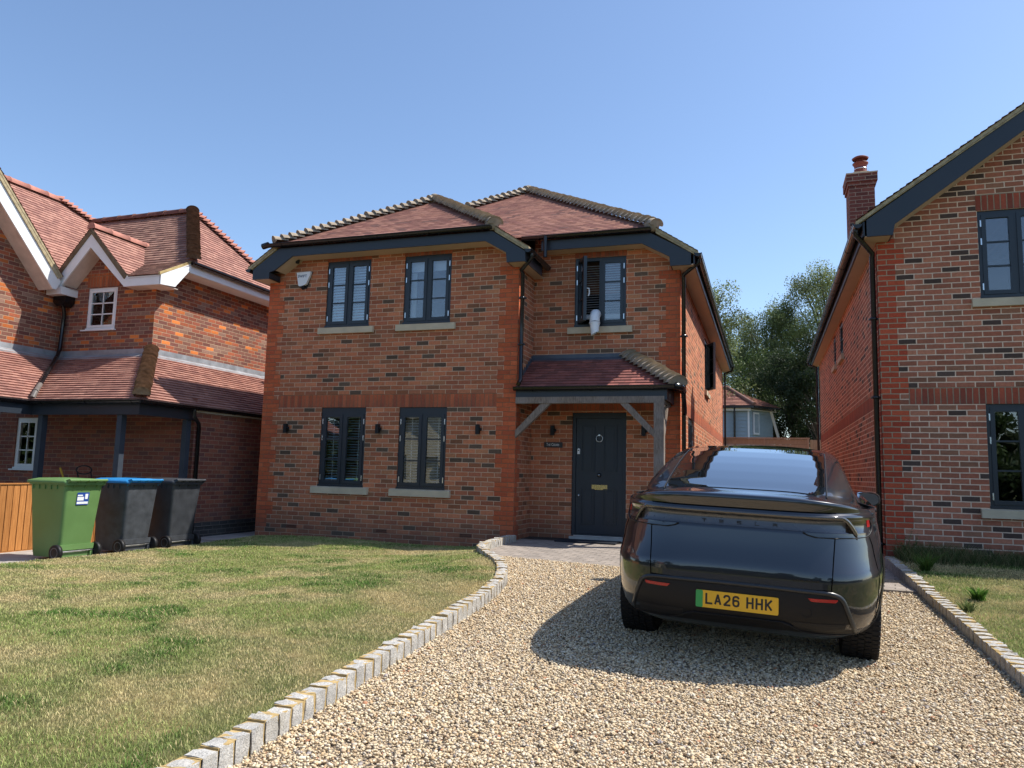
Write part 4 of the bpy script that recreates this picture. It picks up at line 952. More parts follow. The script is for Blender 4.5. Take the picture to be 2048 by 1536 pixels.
def fbm(x, y, s, seed): return (vnoise(x, y, s, seed)+.5*vnoise(x, y, s/2.1, seed+1)+.25*vnoise(x, y, s/4.3, seed+2))/1.75
def tri_mesh(name, V, F, mat, col=None, smooth=False):
    me = bpy.data.meshes.new(name); nv, nf, k = len(V), len(F), F.shape[1]
    me.vertices.add(nv); me.vertices.foreach_set('co', V.astype(np.float32).ravel())
    me.loops.add(nf*k); me.loops.foreach_set('vertex_index', F.astype(np.int32).ravel())
    me.polygons.add(nf); me.polygons.foreach_set('loop_start', np.arange(0, nf*k, k, dtype=np.int32))
    if smooth: me.polygons.foreach_set('use_smooth', np.ones(nf, dtype=bool))
    if col is not None:
        a = me.color_attributes.new('tint', 'FLOAT_COLOR', 'POINT'); a.data.foreach_set('color', np.concatenate([col, np.ones((nv, 1))], 1).astype(np.float32).ravel())
    me.materials.append(mat); me.update(); me.validate()
    o = bpy.data.objects.new(name, me); COL.objects.link(o); return o
def tint_mat(name, rough=.7, spec=.25, trans=0, bump=0):
    m = NT(name); a = m.n('Attribute'); a.attribute_name = 'tint'; m.base(a.outputs['Color']); m.rough(rough, spec)
    if trans:
        t = m.n('BsdfTranslucent'); m.link(a.outputs['Color'], t.inputs[0]); mx = m.n('MixShader'); mx.inputs[0].default_value = trans
        m.link(m.b.outputs[0], mx.inputs[1]); m.link(t.outputs[0], mx.inputs[2]); m.link(mx.outputs[0], m.t.nodes['Material Output'].inputs[0])
    if bump: m.bump(m.noise(m.co('Object'), 300, 2), bump)
    return m.m
GRASS = tint_mat('grass_blade', .75, .15, .3)
def blades(name, X, Y, Z, H, Wd, lean, C):
    n = len(X); az = rng.random(n)*2*np.pi; la = rng.random(n)*2*np.pi; dx, dy = np.cos(az)*Wd/2, np.sin(az)*Wd/2
    lx, ly = np.cos(la)*lean*H, np.sin(la)*lean*H
    V = np.empty((n, 5, 3))
    V[:, 0] = np.stack([X-dx, Y-dy, Z-.006], 1); V[:, 1] = np.stack([X+dx, Y+dy, Z-.006], 1)
    V[:, 2] = np.stack([X+dx*.7+lx*.45, Y+dy*.7+ly*.45, Z+H*.62], 1); V[:, 3] = np.stack([X-dx*.7+lx*.45, Y-dy*.7+ly*.45, Z+H*.62], 1)
    V[:, 4] = np.stack([X+lx, Y+ly, Z+H], 1)
    b = np.arange(n)[:, None]*5; F = np.concatenate([b+[0, 1, 2], b+[0, 2, 3], b+[3, 2, 4]], 0)
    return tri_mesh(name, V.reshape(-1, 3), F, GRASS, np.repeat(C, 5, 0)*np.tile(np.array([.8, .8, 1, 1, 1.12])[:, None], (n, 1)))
def grass_field(name, n, xr, yr, zf, inside, near=True, dry=.5):
    X = rng.uniform(*xr, n*2); U = rng.random(n*2); Y = yr[0]+(yr[1]-yr[0])*U
    d = np.hypot(X-CAM.x, Y-CAM.y); keep = rng.random(n*2) < np.clip(5.5/d, .25, 1) if near else np.ones(n*2, bool)
    keep &= np.array([inside(a, b) for a, b in zip(X, Y)]); X, Y = X[keep][:n], Y[keep][:n]; m = len(X)
    Z = np.array([zf(a, b) for a, b in zip(X, Y)])
    p = fbm(X, Y*1.6, 1.1, 3); q = fbm(X, Y, .28, 9); w = fbm(X+7, Y*1.5, .55, 21); tuft = vnoise(X, Y, .05, 31)
    dryness = np.clip((p-.5)*3.2+(q-.5)*1.6+dry, 0, 1)[:, None]; lush = np.clip((w-.56)*7, 0, 1)[:, None]*(1-dryness*.6)
    green = np.array([.32, .385, .12]); straw = np.array([.64, .53, .28]); deep = np.array([.13, .23, .052])
    C = green*(1-dryness)+straw*dryness; C = C*(1-lush)+deep*lush
    C = C*(.5+1.0*rng.random((m, 1))); mixr = rng.random((m, 1)) < .16; C = np.where(mixr, straw*(.8+.5*rng.random((m, 1))), C)
    H = .58*(.010+.020*rng.random(m)+.028*lush[:, 0]*rng.random(m)+.010*tuft)*(1-.35*dryness[:, 0]); Wd = .0022+.0028*rng.random(m)+.004*lush[:, 0]*(rng.random(m) < .3)
    Wd = Wd*np.clip(np.hypot(X-CAM.x, Y-CAM.y)/6.5, .8, 1.8)
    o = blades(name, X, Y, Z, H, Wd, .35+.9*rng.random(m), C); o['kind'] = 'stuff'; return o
o = grass_field('grass', 430000, (-4.72, 1.5), (-10.2, .0), lawnz, lambda x, y: (x < kerb_x(y)-.115 if y < -.6 else x < -.03) and (x-CAM.x)*sy+(y-CAM.y)*cy > 1.0, dry=.36)
o['label'] = 'patchy mown grass of the front lawn'
o = grass_field('grass', 80000, (5.27, 8.5), (-7.2, RY), rl, lambda x, y: x > rkx(y)+.01, dry=.70)
o['label'] = 'dry patchy grass in front of the gable house on the right'
# long grass and weeds along the right wall
n = 9000; X = rng.uniform(5.36, 8.2, n); Y = RY-.02-np.abs(rng.normal(0, .33, n))-.25*np.clip(5.9-X, 0, 1)*rng.random(n); Z = np.array([rl(a, b) for a, b in zip(X, Y)])
C = np.array([.085, .115, .038])*(.6+.8*rng.random((n, 1))); C = np.where(rng.random((n, 1)) < .3, np.array([.26, .22, .11]), C)
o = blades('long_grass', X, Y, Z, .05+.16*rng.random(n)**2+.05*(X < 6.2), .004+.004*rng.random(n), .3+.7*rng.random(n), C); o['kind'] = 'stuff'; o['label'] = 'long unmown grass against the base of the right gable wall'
# tufts
def tuft(x, y, z, n, h, label, wid=.009, c=(.10, .17, .035), parent=None, name='weed'):
    X = x+rng.normal(0, .02, n); Y = y+rng.normal(0, .02, n); Cc = np.array(c)*(.7+.7*rng.random((n, 1)))
    o = blades(name, X, Y, np.full(n, z), h*(.5+.6*rng.random(n)), wid*(.6+.8*rng.random(n)), .5+.8*rng.random(n), Cc)
    return tag(o, label, 'weed', 'weeds by the right-hand kerb')
tuft(5.45, -1.75, rl(0, -1.75), 160, .22, 'bright green grass tuft leaning over the kerb near the right wall')
tuft(5.62, -3.25, rl(0, -3.25), 140, .12, 'small green weed in the dry right-hand lawn', .014, (.09, .19, .03))
tuft(5.42, -3.75, rl(0, -3.75), 60, .10, 'little weed rooted in the joint of the right-hand kerb', .01, (.12, .16, .05))
tuft(6.02, -3.6, rl(0, -3.6), 200, .14, 'leafy green weed at the right picture edge in dry lawn', .014, (.08, .18, .03))
# tall weed by the drainpipe
tw = MB(); stems = MB()
for k in range(9):
    bx, by_ = 5.50+random.gauss(0, .05), -.42+random.gauss(0, .07); hh = random.uniform(.25, .52); lx, ly = random.gauss(0, .06), random.gauss(0, .05)
    P = [(bx+lx*t*t, by_+ly*t*t, -.03+hh*t) for t in (0, .33, .66, 1)]; stems.tube(P, [.004, .003, .0025, .001], 5)
    for j in range(22):
        t = random.uniform(.15, 1); c0 = Vector((bx+lx*t*t, by_+ly*t*t, -.03+hh*t)); a = random.random()*6.28; l_ = random.uniform(.025, .05); d_ = Vector((math.cos(a), math.sin(a), .5)).normalized(); s_ = Vector((-math.sin(a), math.cos(a), 0))*.009
        tw.add([c0, c0+d_*l_*.5+s_, c0+d_*l_, c0+d_*l_*.5-s_])
wt = thing('weed', 'tall straggly weed growing against the red corner bricks of the right house', 'weed', (5.5, -.42, 0), group='weeds by the right-hand kerb')
tw.build('leaves', simple('weed_leaf', (.09, .14, .035), .7, .2, var=.3), wt); stems.build('stems', simple('weed_stem', (.13, .14, .05), .8), wt)
# ------------------------------------------------------------------ gravel stones
def icos():
    t = (1+5**.5)/2; V = np.array([(-1, t, 0), (1, t, 0), (-1, -t, 0), (1, -t, 0), (0, -1, t), (0, 1, t), (0, -1, -t), (0, 1, -t), (t, 0, -1), (t, 0, 1), (-t, 0, -1), (-t, 0, 1)], float)
    F = np.array([(0, 11, 5), (0, 5, 1), (0, 1, 7), (0, 7, 10), (0, 10, 11), (1, 5, 9), (5, 11, 4), (11, 10, 2), (10, 7, 6), (7, 1, 8), (3, 9, 4), (3, 4, 2), (3, 2, 6), (3, 6, 8), (3, 8, 9), (4, 9, 5), (2, 4, 11), (6, 2, 10), (8, 6, 7), (9, 8, 1)])
    return V/np.linalg.norm(V[0]), F
def octa():
    return np.array([(1, 0, 0), (-1, 0, 0), (0, 1, 0), (0, -1, 0), (0, 0, 1), (0, 0, -1)], float), np.array([(0, 2, 4), (2, 1, 4), (1, 3, 4), (3, 0, 4), (2, 0, 5), (1, 2, 5), (3, 1, 5), (0, 3, 5)])
def stones(X, Y, S, lo=False):
    V0, F0 = octa() if lo else icos(); n = len(X); k = len(V0)
    sc = np.stack([S*(.75+.6*rng.random(n)), S*(.6+.4*rng.random(n)), S*(.4+.35*rng.random(n))], 1)*.5*(1.15 if lo else 1)
    V = V0[None]*(1+.25*rng.normal(0, 1, (n, k, 1)).clip(-1, 1))*sc[:, None]
    a = rng.random(n)*6.283; b = rng.normal(0, .45, n); ca, sa, cb, sb = np.cos(a), np.sin(a), np.cos(b), np.sin(b)
    x, y, z = V[..., 0], V[..., 1], V[..., 2]; y, z = y*cb[:, None]-z*sb[:, None], y*sb[:, None]+z*cb[:, None]
    x, y = x*ca[:, None]-y*sa[:, None], x*sa[:, None]+y*ca[:, None]
    gzv = np.array([gz(p, q) for p, q in zip(X, Y)])
    V = np.stack([x+X[:, None], y+Y[:, None], z+gzv[:, None]+(-.008+.012*rng.random(n))[:, None]], -1)
    F = F0[None]+(np.arange(n)*k)[:, None, None]
    pal = np.array([(.60, .47, .30), (.66, .54, .36), (.52, .39, .235), (.62, .52, .385), (.44, .32, .20), (.55, .38, .21), (.27, .225, .19), (.70, .61, .46), (.42, .20, .11), (.33, .29, .27)])
    w = np.array([.24, .21, .17, .15, .07, .06, .02, .055, .01, .015]); C = pal[rng.choice(10, n, p=w/w.sum())]*(.82+.34*rng.random((n, 1)))
    return V.reshape(-1, 3), F.reshape(-1, F0.shape[1]), np.repeat(C, k, 0)
PEB = tint_mat('gravel_stone', .8, .3)
def scatter(n, ylo, yhi, s, lo):
    X = rng.uniform(.2, 5.34, n); Y = rng.uniform(ylo, yhi, n)
    kx = np.interp(Y[::1], [p[1] for p in KS[::-1]], [p[0] for p in KS[::-1]])
    k = (X > kx+.005) & (X < 5.30) & (Y < np.array([EDGE(x) for x in X])-.105)
    X, Y = X[k], Y[k]; k = np.array([(x-CAM.x)*-sy+(y-CAM.y)*cy > 1.3 for x, y in zip(X, Y)]); X, Y = X[k], Y[k]
    return stones(X, Y, s*np.exp(rng.normal(0, .28, len(X))), lo)
parts = [scatter(115000, -10.3, -6.0, .0155, False), scatter(95000, -6.0, -2.0, .0165, True)]
V = np.concatenate([p[0] for p in parts if 1]); 
for lo_, (v_, f_, c_) in zip((0, 1), parts):
    o = tri_mesh('gravel', v_, f_, PEB, c_, smooth=bool(1)); o['kind'] = 'stuff'; o['label'] = 'pale golden gravel stones of the driveway'
# ------------------------------------------------------------------ granite kerbs
def granite():
    m = NT('granite'); v = m.co('Object'); n = m.noise(v, 110, 3, .85); n2 = m.noise(v, 9, 4); n3 = m.noise(v, 2.5, 2)
    c = m.ramp(n, [(.28, (.12, .115, .11)), (.42, (.34, .33, .305)), (.58, (.54, .515, .47))]); g_ = m.n('NewGeometry')
    c = m.mix(1.0, c, m.rng(n2, .3, .7, .8, 1.15), 'MULTIPLY'); c = m.mix(m.rng(n3, .5, .7, 0, .35), c, (.40, .34, .22)); m.base(c); m.rough(.85, .25); m.bump(m.math('ADD', m.math('MULTIPLY', n2, 2), n), .006); return m.m
GRAN = granite(); JOINT = simple('sandy_mortar', (.42, .30, .135), .95, .1, var=.25, nscale=20, bump=.003)
def kerb(path, name, label, side, wid, step, hgt=.12, zf=gz):
    t = thing(name, label, 'kerb', (path[0][0], path[0][1], 0)); P = resample(path, step); bed = MB()
    for i, (a, b) in enumerate(zip(P, P[1:])):
        A, B = Vector((*a, 0)), Vector((*b, 0)); d = (B-A).normalized(); nrm = Vector((-d.y, d.x, 0))*side; z = zf(*a); h = hgt+random.gauss(0, .0035); gp = .015
        a0 = A+d*gp; b0 = B; w_ = wid+random.gauss(0, .006); m = MB(); zz = z+h; ty = random.gauss(0, .004)
        bm = bmesh.new(); bmesh.ops.create_cube(bm, size=1)
        bmesh.ops.subdivide_edges(bm, edges=bm.edges[:], cuts=2, use_grid_fill=True)
        for v in bm.verts:
            u_, w2, q = v.co.x+.5, v.co.y+.5, v.co.z+.5
            edge = sum(abs(k)>.49 for k in v.co)
            jj = .0035 if edge < 2 else .006
            p = a0+(b0-a0)*u_+nrm*(w2*w_-.003)+Vector((0, 0, z-.07+(h+.07)*q))
            if edge >= 2:
                cen = a0+(b0-a0)*.5+nrm*w_*.5+Vector((0, 0, z-.07+(h+.07)*.5)); p += (cen-p)*.035*(edge-1)
            v.co = p+Vector((random.gauss(0, jj*.5), random.gauss(0, jj*.5), random.gauss(0, jj*.6)+ty*(w2-.5)))
        me = bpy.data.meshes.new('sett'); bm.to_mesh(me); bm.free(); me.materials.append(GRAN)
        for p in me.polygons: p.use_smooth = False
        o = bpy.data.objects.new('sett', me); COL.objects.link(o); o.parent = t; o.location = -Vector(OFF[t])
        bed.prism([tuple(A-d*.004+nrm*.004+Vector((0, 0, z+h-.004))), tuple(B+d*.004+nrm*.004+Vector((0, 0, z+h-.004))), tuple(B+d*.004+nrm*(w_-.008)+Vector((0, 0, z+h-.004))), tuple(A-d*.004+nrm*(w_-.008)+Vector((0, 0, z+h-.004)))], (0, 0, -.15))
    bed.build('mortar_bed', JOINT, t); return t
kerb([p for p in KS if p[1] > -9.7], 'granite_kerb', 'curved kerb of grey granite setts between the front lawn and the gravel', -1, .115, .108, .10)
kerb(RK, 'granite_kerb', 'straight kerb of grey granite setts beside the right-hand dry lawn', 1, .12, .105, .09)
# ------------------------------------------------------------------ doormat, hose
m = MB(); m.box((.62, .17, .002), (1.58, .60, .018)); tag(m.build('doormat', simple('rubber_mat', (.022, .026, .034), .8, .2)), 'dark rubber doormat on the paving below the front door', 'doormat')
hs = thing('vent_hose', 'white elbow hose poking out of the open upstairs window', 'hose', (1.12, D-.1, 3.6)); m = MB()
P = [(1.10, D+.12, 3.72), (1.10, D-.02, 3.735), (1.105, D-.12, 3.71), (1.11, D-.18, 3.64), (1.115, D-.20, 3.55)]
m.tube(P, [.075, .078, .082, .085, .085], 18, cap=False); m.tube([(1.115, D-.20, 3.555), (1.115, D-.20, 3.53)], [.092, .092], 18); m.build('elbow', WPLAS, hs)
m = MB(); rows = []
for t, rr, sq in ((0, .083, 0), (.5, .075, .25), (1, .07, .5)):
    c0 = Vector((1.118+.01*t, D-.205-.03*t, 3.53-.17*t)); rows.append([c0+Vector((rr*math.cos(a)*(1-.1*t), rr*math.sin(a)*(1-.35*t), -.03*t*math.cos(a)*-1)) for a in [2*math.pi*k/18 for k in range(18)]])
m.grid(rows, True); m.build('nozzle', WPLAS, hs)
# ------------------------------------------------------------------ bins
def bin_(x, y, z, rot, body_m, lid_m, label, worn=0, sticker=False):
    t = thing('wheelie_bin', label, 'bin', (x, y, z), rot, 'wheelie bins by the fence')
    def rr(w_, d_, cx_, z_, n=6, r_=.045):
        P = []
        for sx, sy_, a0 in ((1, 1, 0), (-1, 1, 90), (-1, -1, 180), (1, -1, 270)):
            for k in range(n): a = R(a0+90*k/(n-1)); P.append((cx_+sx*(w_/2-r_)+r_*math.cos(a), sy_*(d_/2-r_)+r_*math.sin(a), z_))
        return P
    # local: +x = back of the bin (handle and wheels), y = width
    m = MB(); m.grid([rr(.50, .44, -.02, .03), rr(.52, .46, -.02, .10), rr(.66, .555, -.015, .93), rr(.665, .56, -.015, .955)], True); m.add(rr(.50, .44, -.02, .03)[::-1])
    m.grid([rr(.665, .56, -.015, .955), rr(.72, .59, -.01, .957), rr(.72, .59, -.01, .985), rr(.60, .50, -.01, .985)], True, smooth=False)
    for sy_ in (-1, 1): m.box((.20, sy_*.23-.02, .02), (.255, sy_*.23+.02, .17))
    m.box((.215, -.25, .12), (.262, .25, .19))
    for k in range(3): m.prism([(.28, -.17+.17*k-.008, .955), (.35, -.17+.17*k-.008, .955), (.29, -.17+.17*k-.008, .88)], (0, .016, 0))
    for k in range(5): m.box((-.28+.11*k, -.292, .90), (-.27+.11*k, -.275, .957))
    m.build('body', body_m, t, local=True)
    m = MB(); m.grid([rr(.74, .61, -.025, .975), rr(.75, .62, -.03, .995), rr(.72, .60, -.03, 1.015), rr(.55, .44, -.03, 1.04), rr(.2, .15, -.03, 1.047)], True); m.add(rr(.2, .15, -.03, 1.047))
    m.box((-.44, -.2, .965), (-.38, .2, .985)); m.build('lid', lid_m, t, local=True)
    m = MB(); m.tube([(.375, -.27, 1.02), (.375, .27, 1.02)], .018, 12)
    for yy in (-.27, -.13, 0, .13, .27): m.prism([(.30, yy-.01, .94), (.30, yy-.01, 1.02), (.375, yy-.01, 1.04), (.40, yy-.01, 1.02), (.36, yy-.01, .99)], (0, .02, 0))
    m.build('handle', lid_m if not worn else body_m, t, local=True)
    TY = BLACKM
    for yy in (-.285, .285):
        m = MB(); s_ = 1 if yy > 0 else -1; m.lathe([(0, -.025), (.06, -.025), (.085, -.028), (.10, -.022), (.10, .022), (.085, .028), (.06, .02), (.03, .03), (0, .03)], (.25, yy, .10), (0, s_, 0), 28)
        wl = m.build('wheel', TY, t, local=True)
        m = MB(); m.lathe([(.055, .026), (.06, .029), (.066, .026)], (.25, yy, .10), (0, s_, 0), 24); m.build('rim', simple('grey_wheel_rim', (.10, .10, .105), .5), wl, local=True)
    m = MB(); m.tube([(.25, -.27, .10), (.25, .27, .10)], .011, 8); m.build('axle', CHROME, t, local=True)
    if sticker:
        SB, SW = simple('sticker_blue', (.012, .06, .32), .4), simple('sticker_white', (.82, .84, .86), .4)
        Mx = lambda yy, zz, o: (.3085+(zz-.80)*.092+o, yy, zz)
        def pl(nm, y0, y1, z0, z1, mt, o, par):
            m = MB(); m.prism([Mx(y0, z0, o), Mx(y1, z0, o), Mx(y1, z1, o), Mx(y0, z1, o)], (.0012, 0, 0)); return m.build(nm, mt, par, local=True)
        lb = pl('label', -.10, .075, .70, .86, SB, .002, t)
        for a in ((-.095, .068, .712, .742), (-.095, -.0, .757, .805), (-.095, -.02, .815, .832), (.016, .056, .775, .842)): pl('label_panel', *a, SW, .0036, lb)
    return t
GB = simple('green_bin_plastic', (.115, .215, .070), .45, .4, var=.10, nscale=3, bump=.0008)
BB = simple('worn_black_bin_plastic', (.055, .060, .068), .55, .4, var=.3, nscale=9, bump=.0015)
BB2 = simple('black_bin_plastic', (.042, .045, .051), .5, .4, var=.25, nscale=7, bump=.001)
BL = simple('blue_bin_lid', (.02, .20, .46), .45, .4, var=.15, nscale=7)
bin_(-5.06, -3.66, -.205, R(-3), GB, GB, 'green wheelie bin with a blue and white sticker, nearest the camera', sticker=True)
bin_(-5.03, -2.70, -.205, R(-2), BB, BL, 'scuffed black wheelie bin with a blue lid, between the green and the all-black bin')
bin_(-4.93, -1.92, -.205, R(-4), BB2, BB2, 'black wheelie bin with a black lid, farthest of the three')
# garden fence beside the bins
fn = thing('timber_fence', 'low orange timber board fence behind the green wheelie bin', 'fence', (-6.25, -4, -.3)); m = MB(); y = -7.5
while y < -1.05: m.box((-6.25, y, -.20), (-6.225+.006*random.random(), y+.088, .715+.004*random.random())); y += .100
m.build('board_panel', FENCE_OR, fn)
m = MB(); m.box((-6.26, -7.5, -.38), (-6.215, -1.0, -.205)); m.build('gravel_board', FENCE_OR, fn)
m = MB(); m.box((-6.295, -7.5, .55), (-6.252, -1.0, .62)); m.box((-6.295, -7.5, .05), (-6.252, -1.0, .12)); m.box((-6.27, -7.5, .7195), (-6.21, -1.0, .737)); m.build('rail', FENCE_OR, fn)
# mower handle and spade behind the fence
m = MB(); m.tube([(-7.15+.17*math.cos(a), -1.55, .92+.07*math.sin(a)) for a in [2*math.pi*k/20 for k in range(21)]], .011, 8, cap=False); m.tube([(-7.3, -1.55, .90), (-7.25, -1.2, -.3)], .011, 8); m.tube([(-7.0, -1.55, .90), (-6.95, -1.2, -.3)], .011, 8)
m.tube([(-7.35, -1.15, -.32), (-6.85, -1.15, -.32)], .08, 10)
tag(m.build('mower_handle', BLACKM), 'black looped mower handle showing behind the green bin', 'mower')
m = MB(); m.tube([(-7.45, -1.75, .95), (-7.35, -1.2, -.39)], .016, 8); m.box((-7.44, -1.22, -.40), (-7.26, -1.19, -.2)); tag(m.build('broom', simple('yellow_handle', (.55, .33, .03), .5)), 'yellow handled tool leaning beside the veranda post', 'garden tool')
# ------------------------------------------------------------------ behind the houses
bf = thing('timber_fence', 'horizontal board fence closing the gap between the two houses', 'fence', (3.8, 14, 1)); m = MB()
for k in range(14): m.box((2.3, 14.0, -.1+k*.172), (5.05, 14.03+.004*(k % 2), -.1+k*.172+.166))
m.build('board_panel', FENCE_GR, bf); m = MB(); m.box((2.3, 13.96, 2.312), (5.08, 14.06, 2.352)); m.build('capping', FENCE_GR, bf)
m = MB()
for x in (2.5, 3.7, 5.0): m.box((x, 13.955, -.1), (x+.06, 13.995, 2.31))
m.build('post', FENCE_GR, bf)
bf = thing('timber_fence', 'short vertical board fence beside the right house at the back', 'fence', (5.3, 14, 1)); m = MB(); x = 5.09
while x < 6.2: m.box((x, 14.1, -.1), (x+.10, 14.12, 2.29+.01*random.random())); x += .105
m.build('board_panel', FENCE_GR, bf)
# grey weatherboarded house
gh = thing('weatherboard_house', 'pale grey-blue weatherboarded house with a red tiled roof in the gap', 'house', (1, 24, 0))
WB = simple('grey_blue_weatherboard', (.30, .38, .43), .6, .3, var=.05)
c0 = Vector((3.05, 24.0, 0)); a1 = Vector((-1, 0.0, 0)).normalized(); a2 = Vector((.60, .80, 0)).normalized(); LEN1, LEN2 = 5, 1.7
m = MB()
for k in range(30):
    z = -.5+k*.165
    for (aa, LL, nn) in ((a1, LEN1, Vector((0, -1, 0))), (a2, LEN2, Vector((.80, -.60, 0)))):
        p, q = c0, c0+aa*LL; m.add([tuple(p+nn*.03+Vector((0, 0, z))), tuple(q+nn*.03+Vector((0, 0, z))), tuple(q+nn*.008+Vector((0, 0, z+.165))), tuple(p+nn*.008+Vector((0, 0, z+.165)))])
        m.add([tuple(p+nn*.03+Vector((0, 0, z))), tuple(q+nn*.03+Vector((0, 0, z))), tuple(q+Vector((0, 0, z))), tuple(p+Vector((0, 0, z)))])
m.box((-1.9, 25.5, -.5), (3.0, 30, 4.4)); m.build('wall', WB, gh)
m = MB(); m.box((c0.x-.04, c0.y-.05, -.5), (c0.x+.04, c0.y+.02, 4.3)); m.bar(c0+a2*1.55+Vector((.02, -.1, 4.15)), c0+a2*2.5+Vector((.02, -.1, 2.0)), .12, .04, (0, -1, 0)); m.build('trim', WHITEU, gh)
zt = 4.27; e1, e2, e3 = Vector((-2, 23.7, zt)), Vector((3.30, 23.7, zt)), Vector((3.30, 23.7, zt))+a2*1.9
ap = Vector((2.1, 25.4, zt+.95)); r = MB(); roof_plane(r, [e1, e2, ap, Vector((-2, 25.4, zt+.95))], gauge=.16, tw=.25, t=.03); roof_plane(r, [e2, e3, ap], gauge=.16, tw=.25, t=.03); rf = r.build('roof', TILE, gh)
m = MB(); m.tube([ap+Vector((0, 0, .05)), e2+Vector((0, 0, .06))], .09, 8); m.tube([Vector((-2, 25.4, zt+1)), ap+Vector((0, 0, .05))], .09, 8); m.build('hip_tiles', simple('brown_hip', (.22, .12, .09), .9), rf)
m = MB(); m.bar(e1+Vector((0, 0, -.06)), e2+Vector((0, 0, -.06)), .10, .09); m.bar(e2+Vector((0, 0, -.06)), e3+Vector((0, 0, -.06)), .10, .09); m.tube([(2.45, 23.85, zt-.1), (2.45, 23.9, -.5)], .05, 8); m.build('gutter', BLACKP, gh)
m = MB(); m.box((-2, 23.82, zt-.22), (3.15, 23.9, zt-.11)); m.bar(c0+Vector((.1, -.05, zt-.17)), c0+a2*1.8+Vector((.1, -.05, zt-.17)), .1, .03); m.build('fascia', WHITEU, gh)
m = MB(); wo = c0+a2*.25+Vector((.026, -.02, 0)); m.prism([wo+Vector((0, 0, 3.0)), wo+a2*.38+Vector((0, 0, 3.0)), wo+a2*.38+Vector((0, 0, 4.0)), wo+Vector((0, 0, 4.0))], (.05, -.04, 0)); wn_ = m.build('window', WHITEU, gh)
m = MB(); wo = wo+Vector((.052, -.042, 0)); m.prism([wo+a2*.05+Vector((0, 0, 3.08)), wo+a2*.33+Vector((0, 0, 3.08)), wo+a2*.33+Vector((0, 0, 3.92)), wo+a2*.05+Vector((0, 0, 3.92))], (.005, -.004, 0)); m.build('pane', simple('pale_pane', (.30, .36, .40), .1), wn_)
# ------------------------------------------------------------------ trees
LEAF = {}
def tree(x, y, h, r, label, n=26000, c=(.06, .085, .025), droop=0, base=.3, leaf=.075, seed=1, ex=1.0, name='broadleaf_tree', clumps=46, trunk=(.11, .09, .07), inner=.35, grp='trees beyond the back fence'):
    g_ = np.random.default_rng(seed); t = thing(name, label, 'tree', (x, y, -.5), group=grp)
    tr = MB(); tops = []
    tr.tube([(x, y, -.5), (x+.05, y, h*.3), (x-.05, y+.1, h*.6), (x, y, h*.9)], [.17*h/9, .13*h/9, .08*h/9, .02], 10)
    K = clumps; th = g_.random(K)*6.283; rr = r*np.sqrt(g_.random(K))*.95; zz = h*(base+(1-base)*g_.random(K)**.8)
    env = np.sqrt(np.clip(1-((zz/h-.62)/.42)**2, .12, 1)); cx_, cy_ = x+rr*env*np.cos(th)*ex, y+rr*env*np.sin(th)
    cs = r*(.18+.20*g_.random(K))
    for k in range(0, K):
        z0 = zz[k]*.55; tr.tube([(x, y, z0), ((x+cx_[k])/2, (y+cy_[k])/2, z0+(zz[k]-z0)*.65), (cx_[k], cy_[k], zz[k])], [.05*h/9, .03*h/9, .008], 5)
    tr.build('trunk', simple('bark', trunk, .9, .1, var=.3, nscale=9), t)
    k = g_.integers(0, K, n); p = g_.normal(0, 1, (n, 3)); p /= np.linalg.norm(p, axis=1)[:, None]; rad = (inner+(1-inner)*g_.random(n)**.5)
    sub = g_.normal(0, .16, (K*14, 3)); 
    P = np.stack([cx_[k], cy_[k], zz[k]], 1)+p*(rad*cs[k])[:, None]*np.array([1, 1, .75])
    # cluster leaves on twigs
    P = P+sub[(k*14+g_.integers(0, 14, n))]*.8
    if droop: s = g_.random(n)**1.5*droop; P[:, 2] -= s; P[:, 0] += g_.normal(0, .03, n)
    a = g_.random(n)*6.283; tilt = g_.normal(0, .8, n); L = leaf*(.6+.8*g_.random(n)); W = L*.55
    d = np.stack([np.cos(a)*np.cos(tilt), np.sin(a)*np.cos(tilt), np.sin(tilt)-(.8 if droop else .2)], 1); d /= np.linalg.norm(d, axis=1)[:, None]
    s = np.cross(d, g_.normal(0, 1, (n, 3))); s /= np.linalg.norm(s, axis=1)[:, None]
    V = np.stack([P, P+d*(L*.5)[:, None]+s*(W*.5)[:, None], P+d*L[:, None], P+d*(L*.5)[:, None]-s*(W*.5)[:, None]], 1)
    F = np.arange(n*4).reshape(n, 4); Cc = np.array(c)*(.6+.8*g_.random((K, 1)))[k]*(.7+.6*g_.random((n, 1)))
    o = tri_mesh('crown', V.reshape(-1, 3), F, LEAFM, np.repeat(Cc, 4, 0)); o.parent = t; o.location = -Vector((x, y, -.5)); return t
LEAFM = tint_mat('leaf', .55, .3, .35)
tree(.9, 26, 10.6, 2.2, 'light green birch half hidden behind the left roof edge', 19000, (.16, .19, .07), droop=.45, base=.35, leaf=.10, seed=4, name='birch_tree', clumps=40)
tree(3.9, 34, 11.0, 2.5, 'tall drooping birch in the middle of the gap between the houses', 52000, (.17, .205, .075), droop=.7, base=.42, leaf=.10, seed=5, name='birch_tree', clumps=60, trunk=(.22, .20, .18))
tree(7.3, 34, 12.9, 2.8, 'tall pale drooping birch rising behind the right house', 40000, (.19, .225, .085), droop=.7, base=.40, leaf=.10, seed=6, name='birch_tree', clumps=56, trunk=(.22, .20, .18))
tree(5.0, 27.5, 7.0, 2.1, 'dark evergreen bush filling the gap above the back fence', 46000, (.036, .056, .02), base=.02, leaf=.09, seed=7, name='evergreen_bush', clumps=50, inner=.1)
tree(6.0, 24.5, 7.0, 1.9, 'dark evergreen bush pressed against the right house back corner', 42000, (.036, .056, .02), base=.0, leaf=.09, seed=8, name='evergreen_bush', clumps=44, inner=.1)
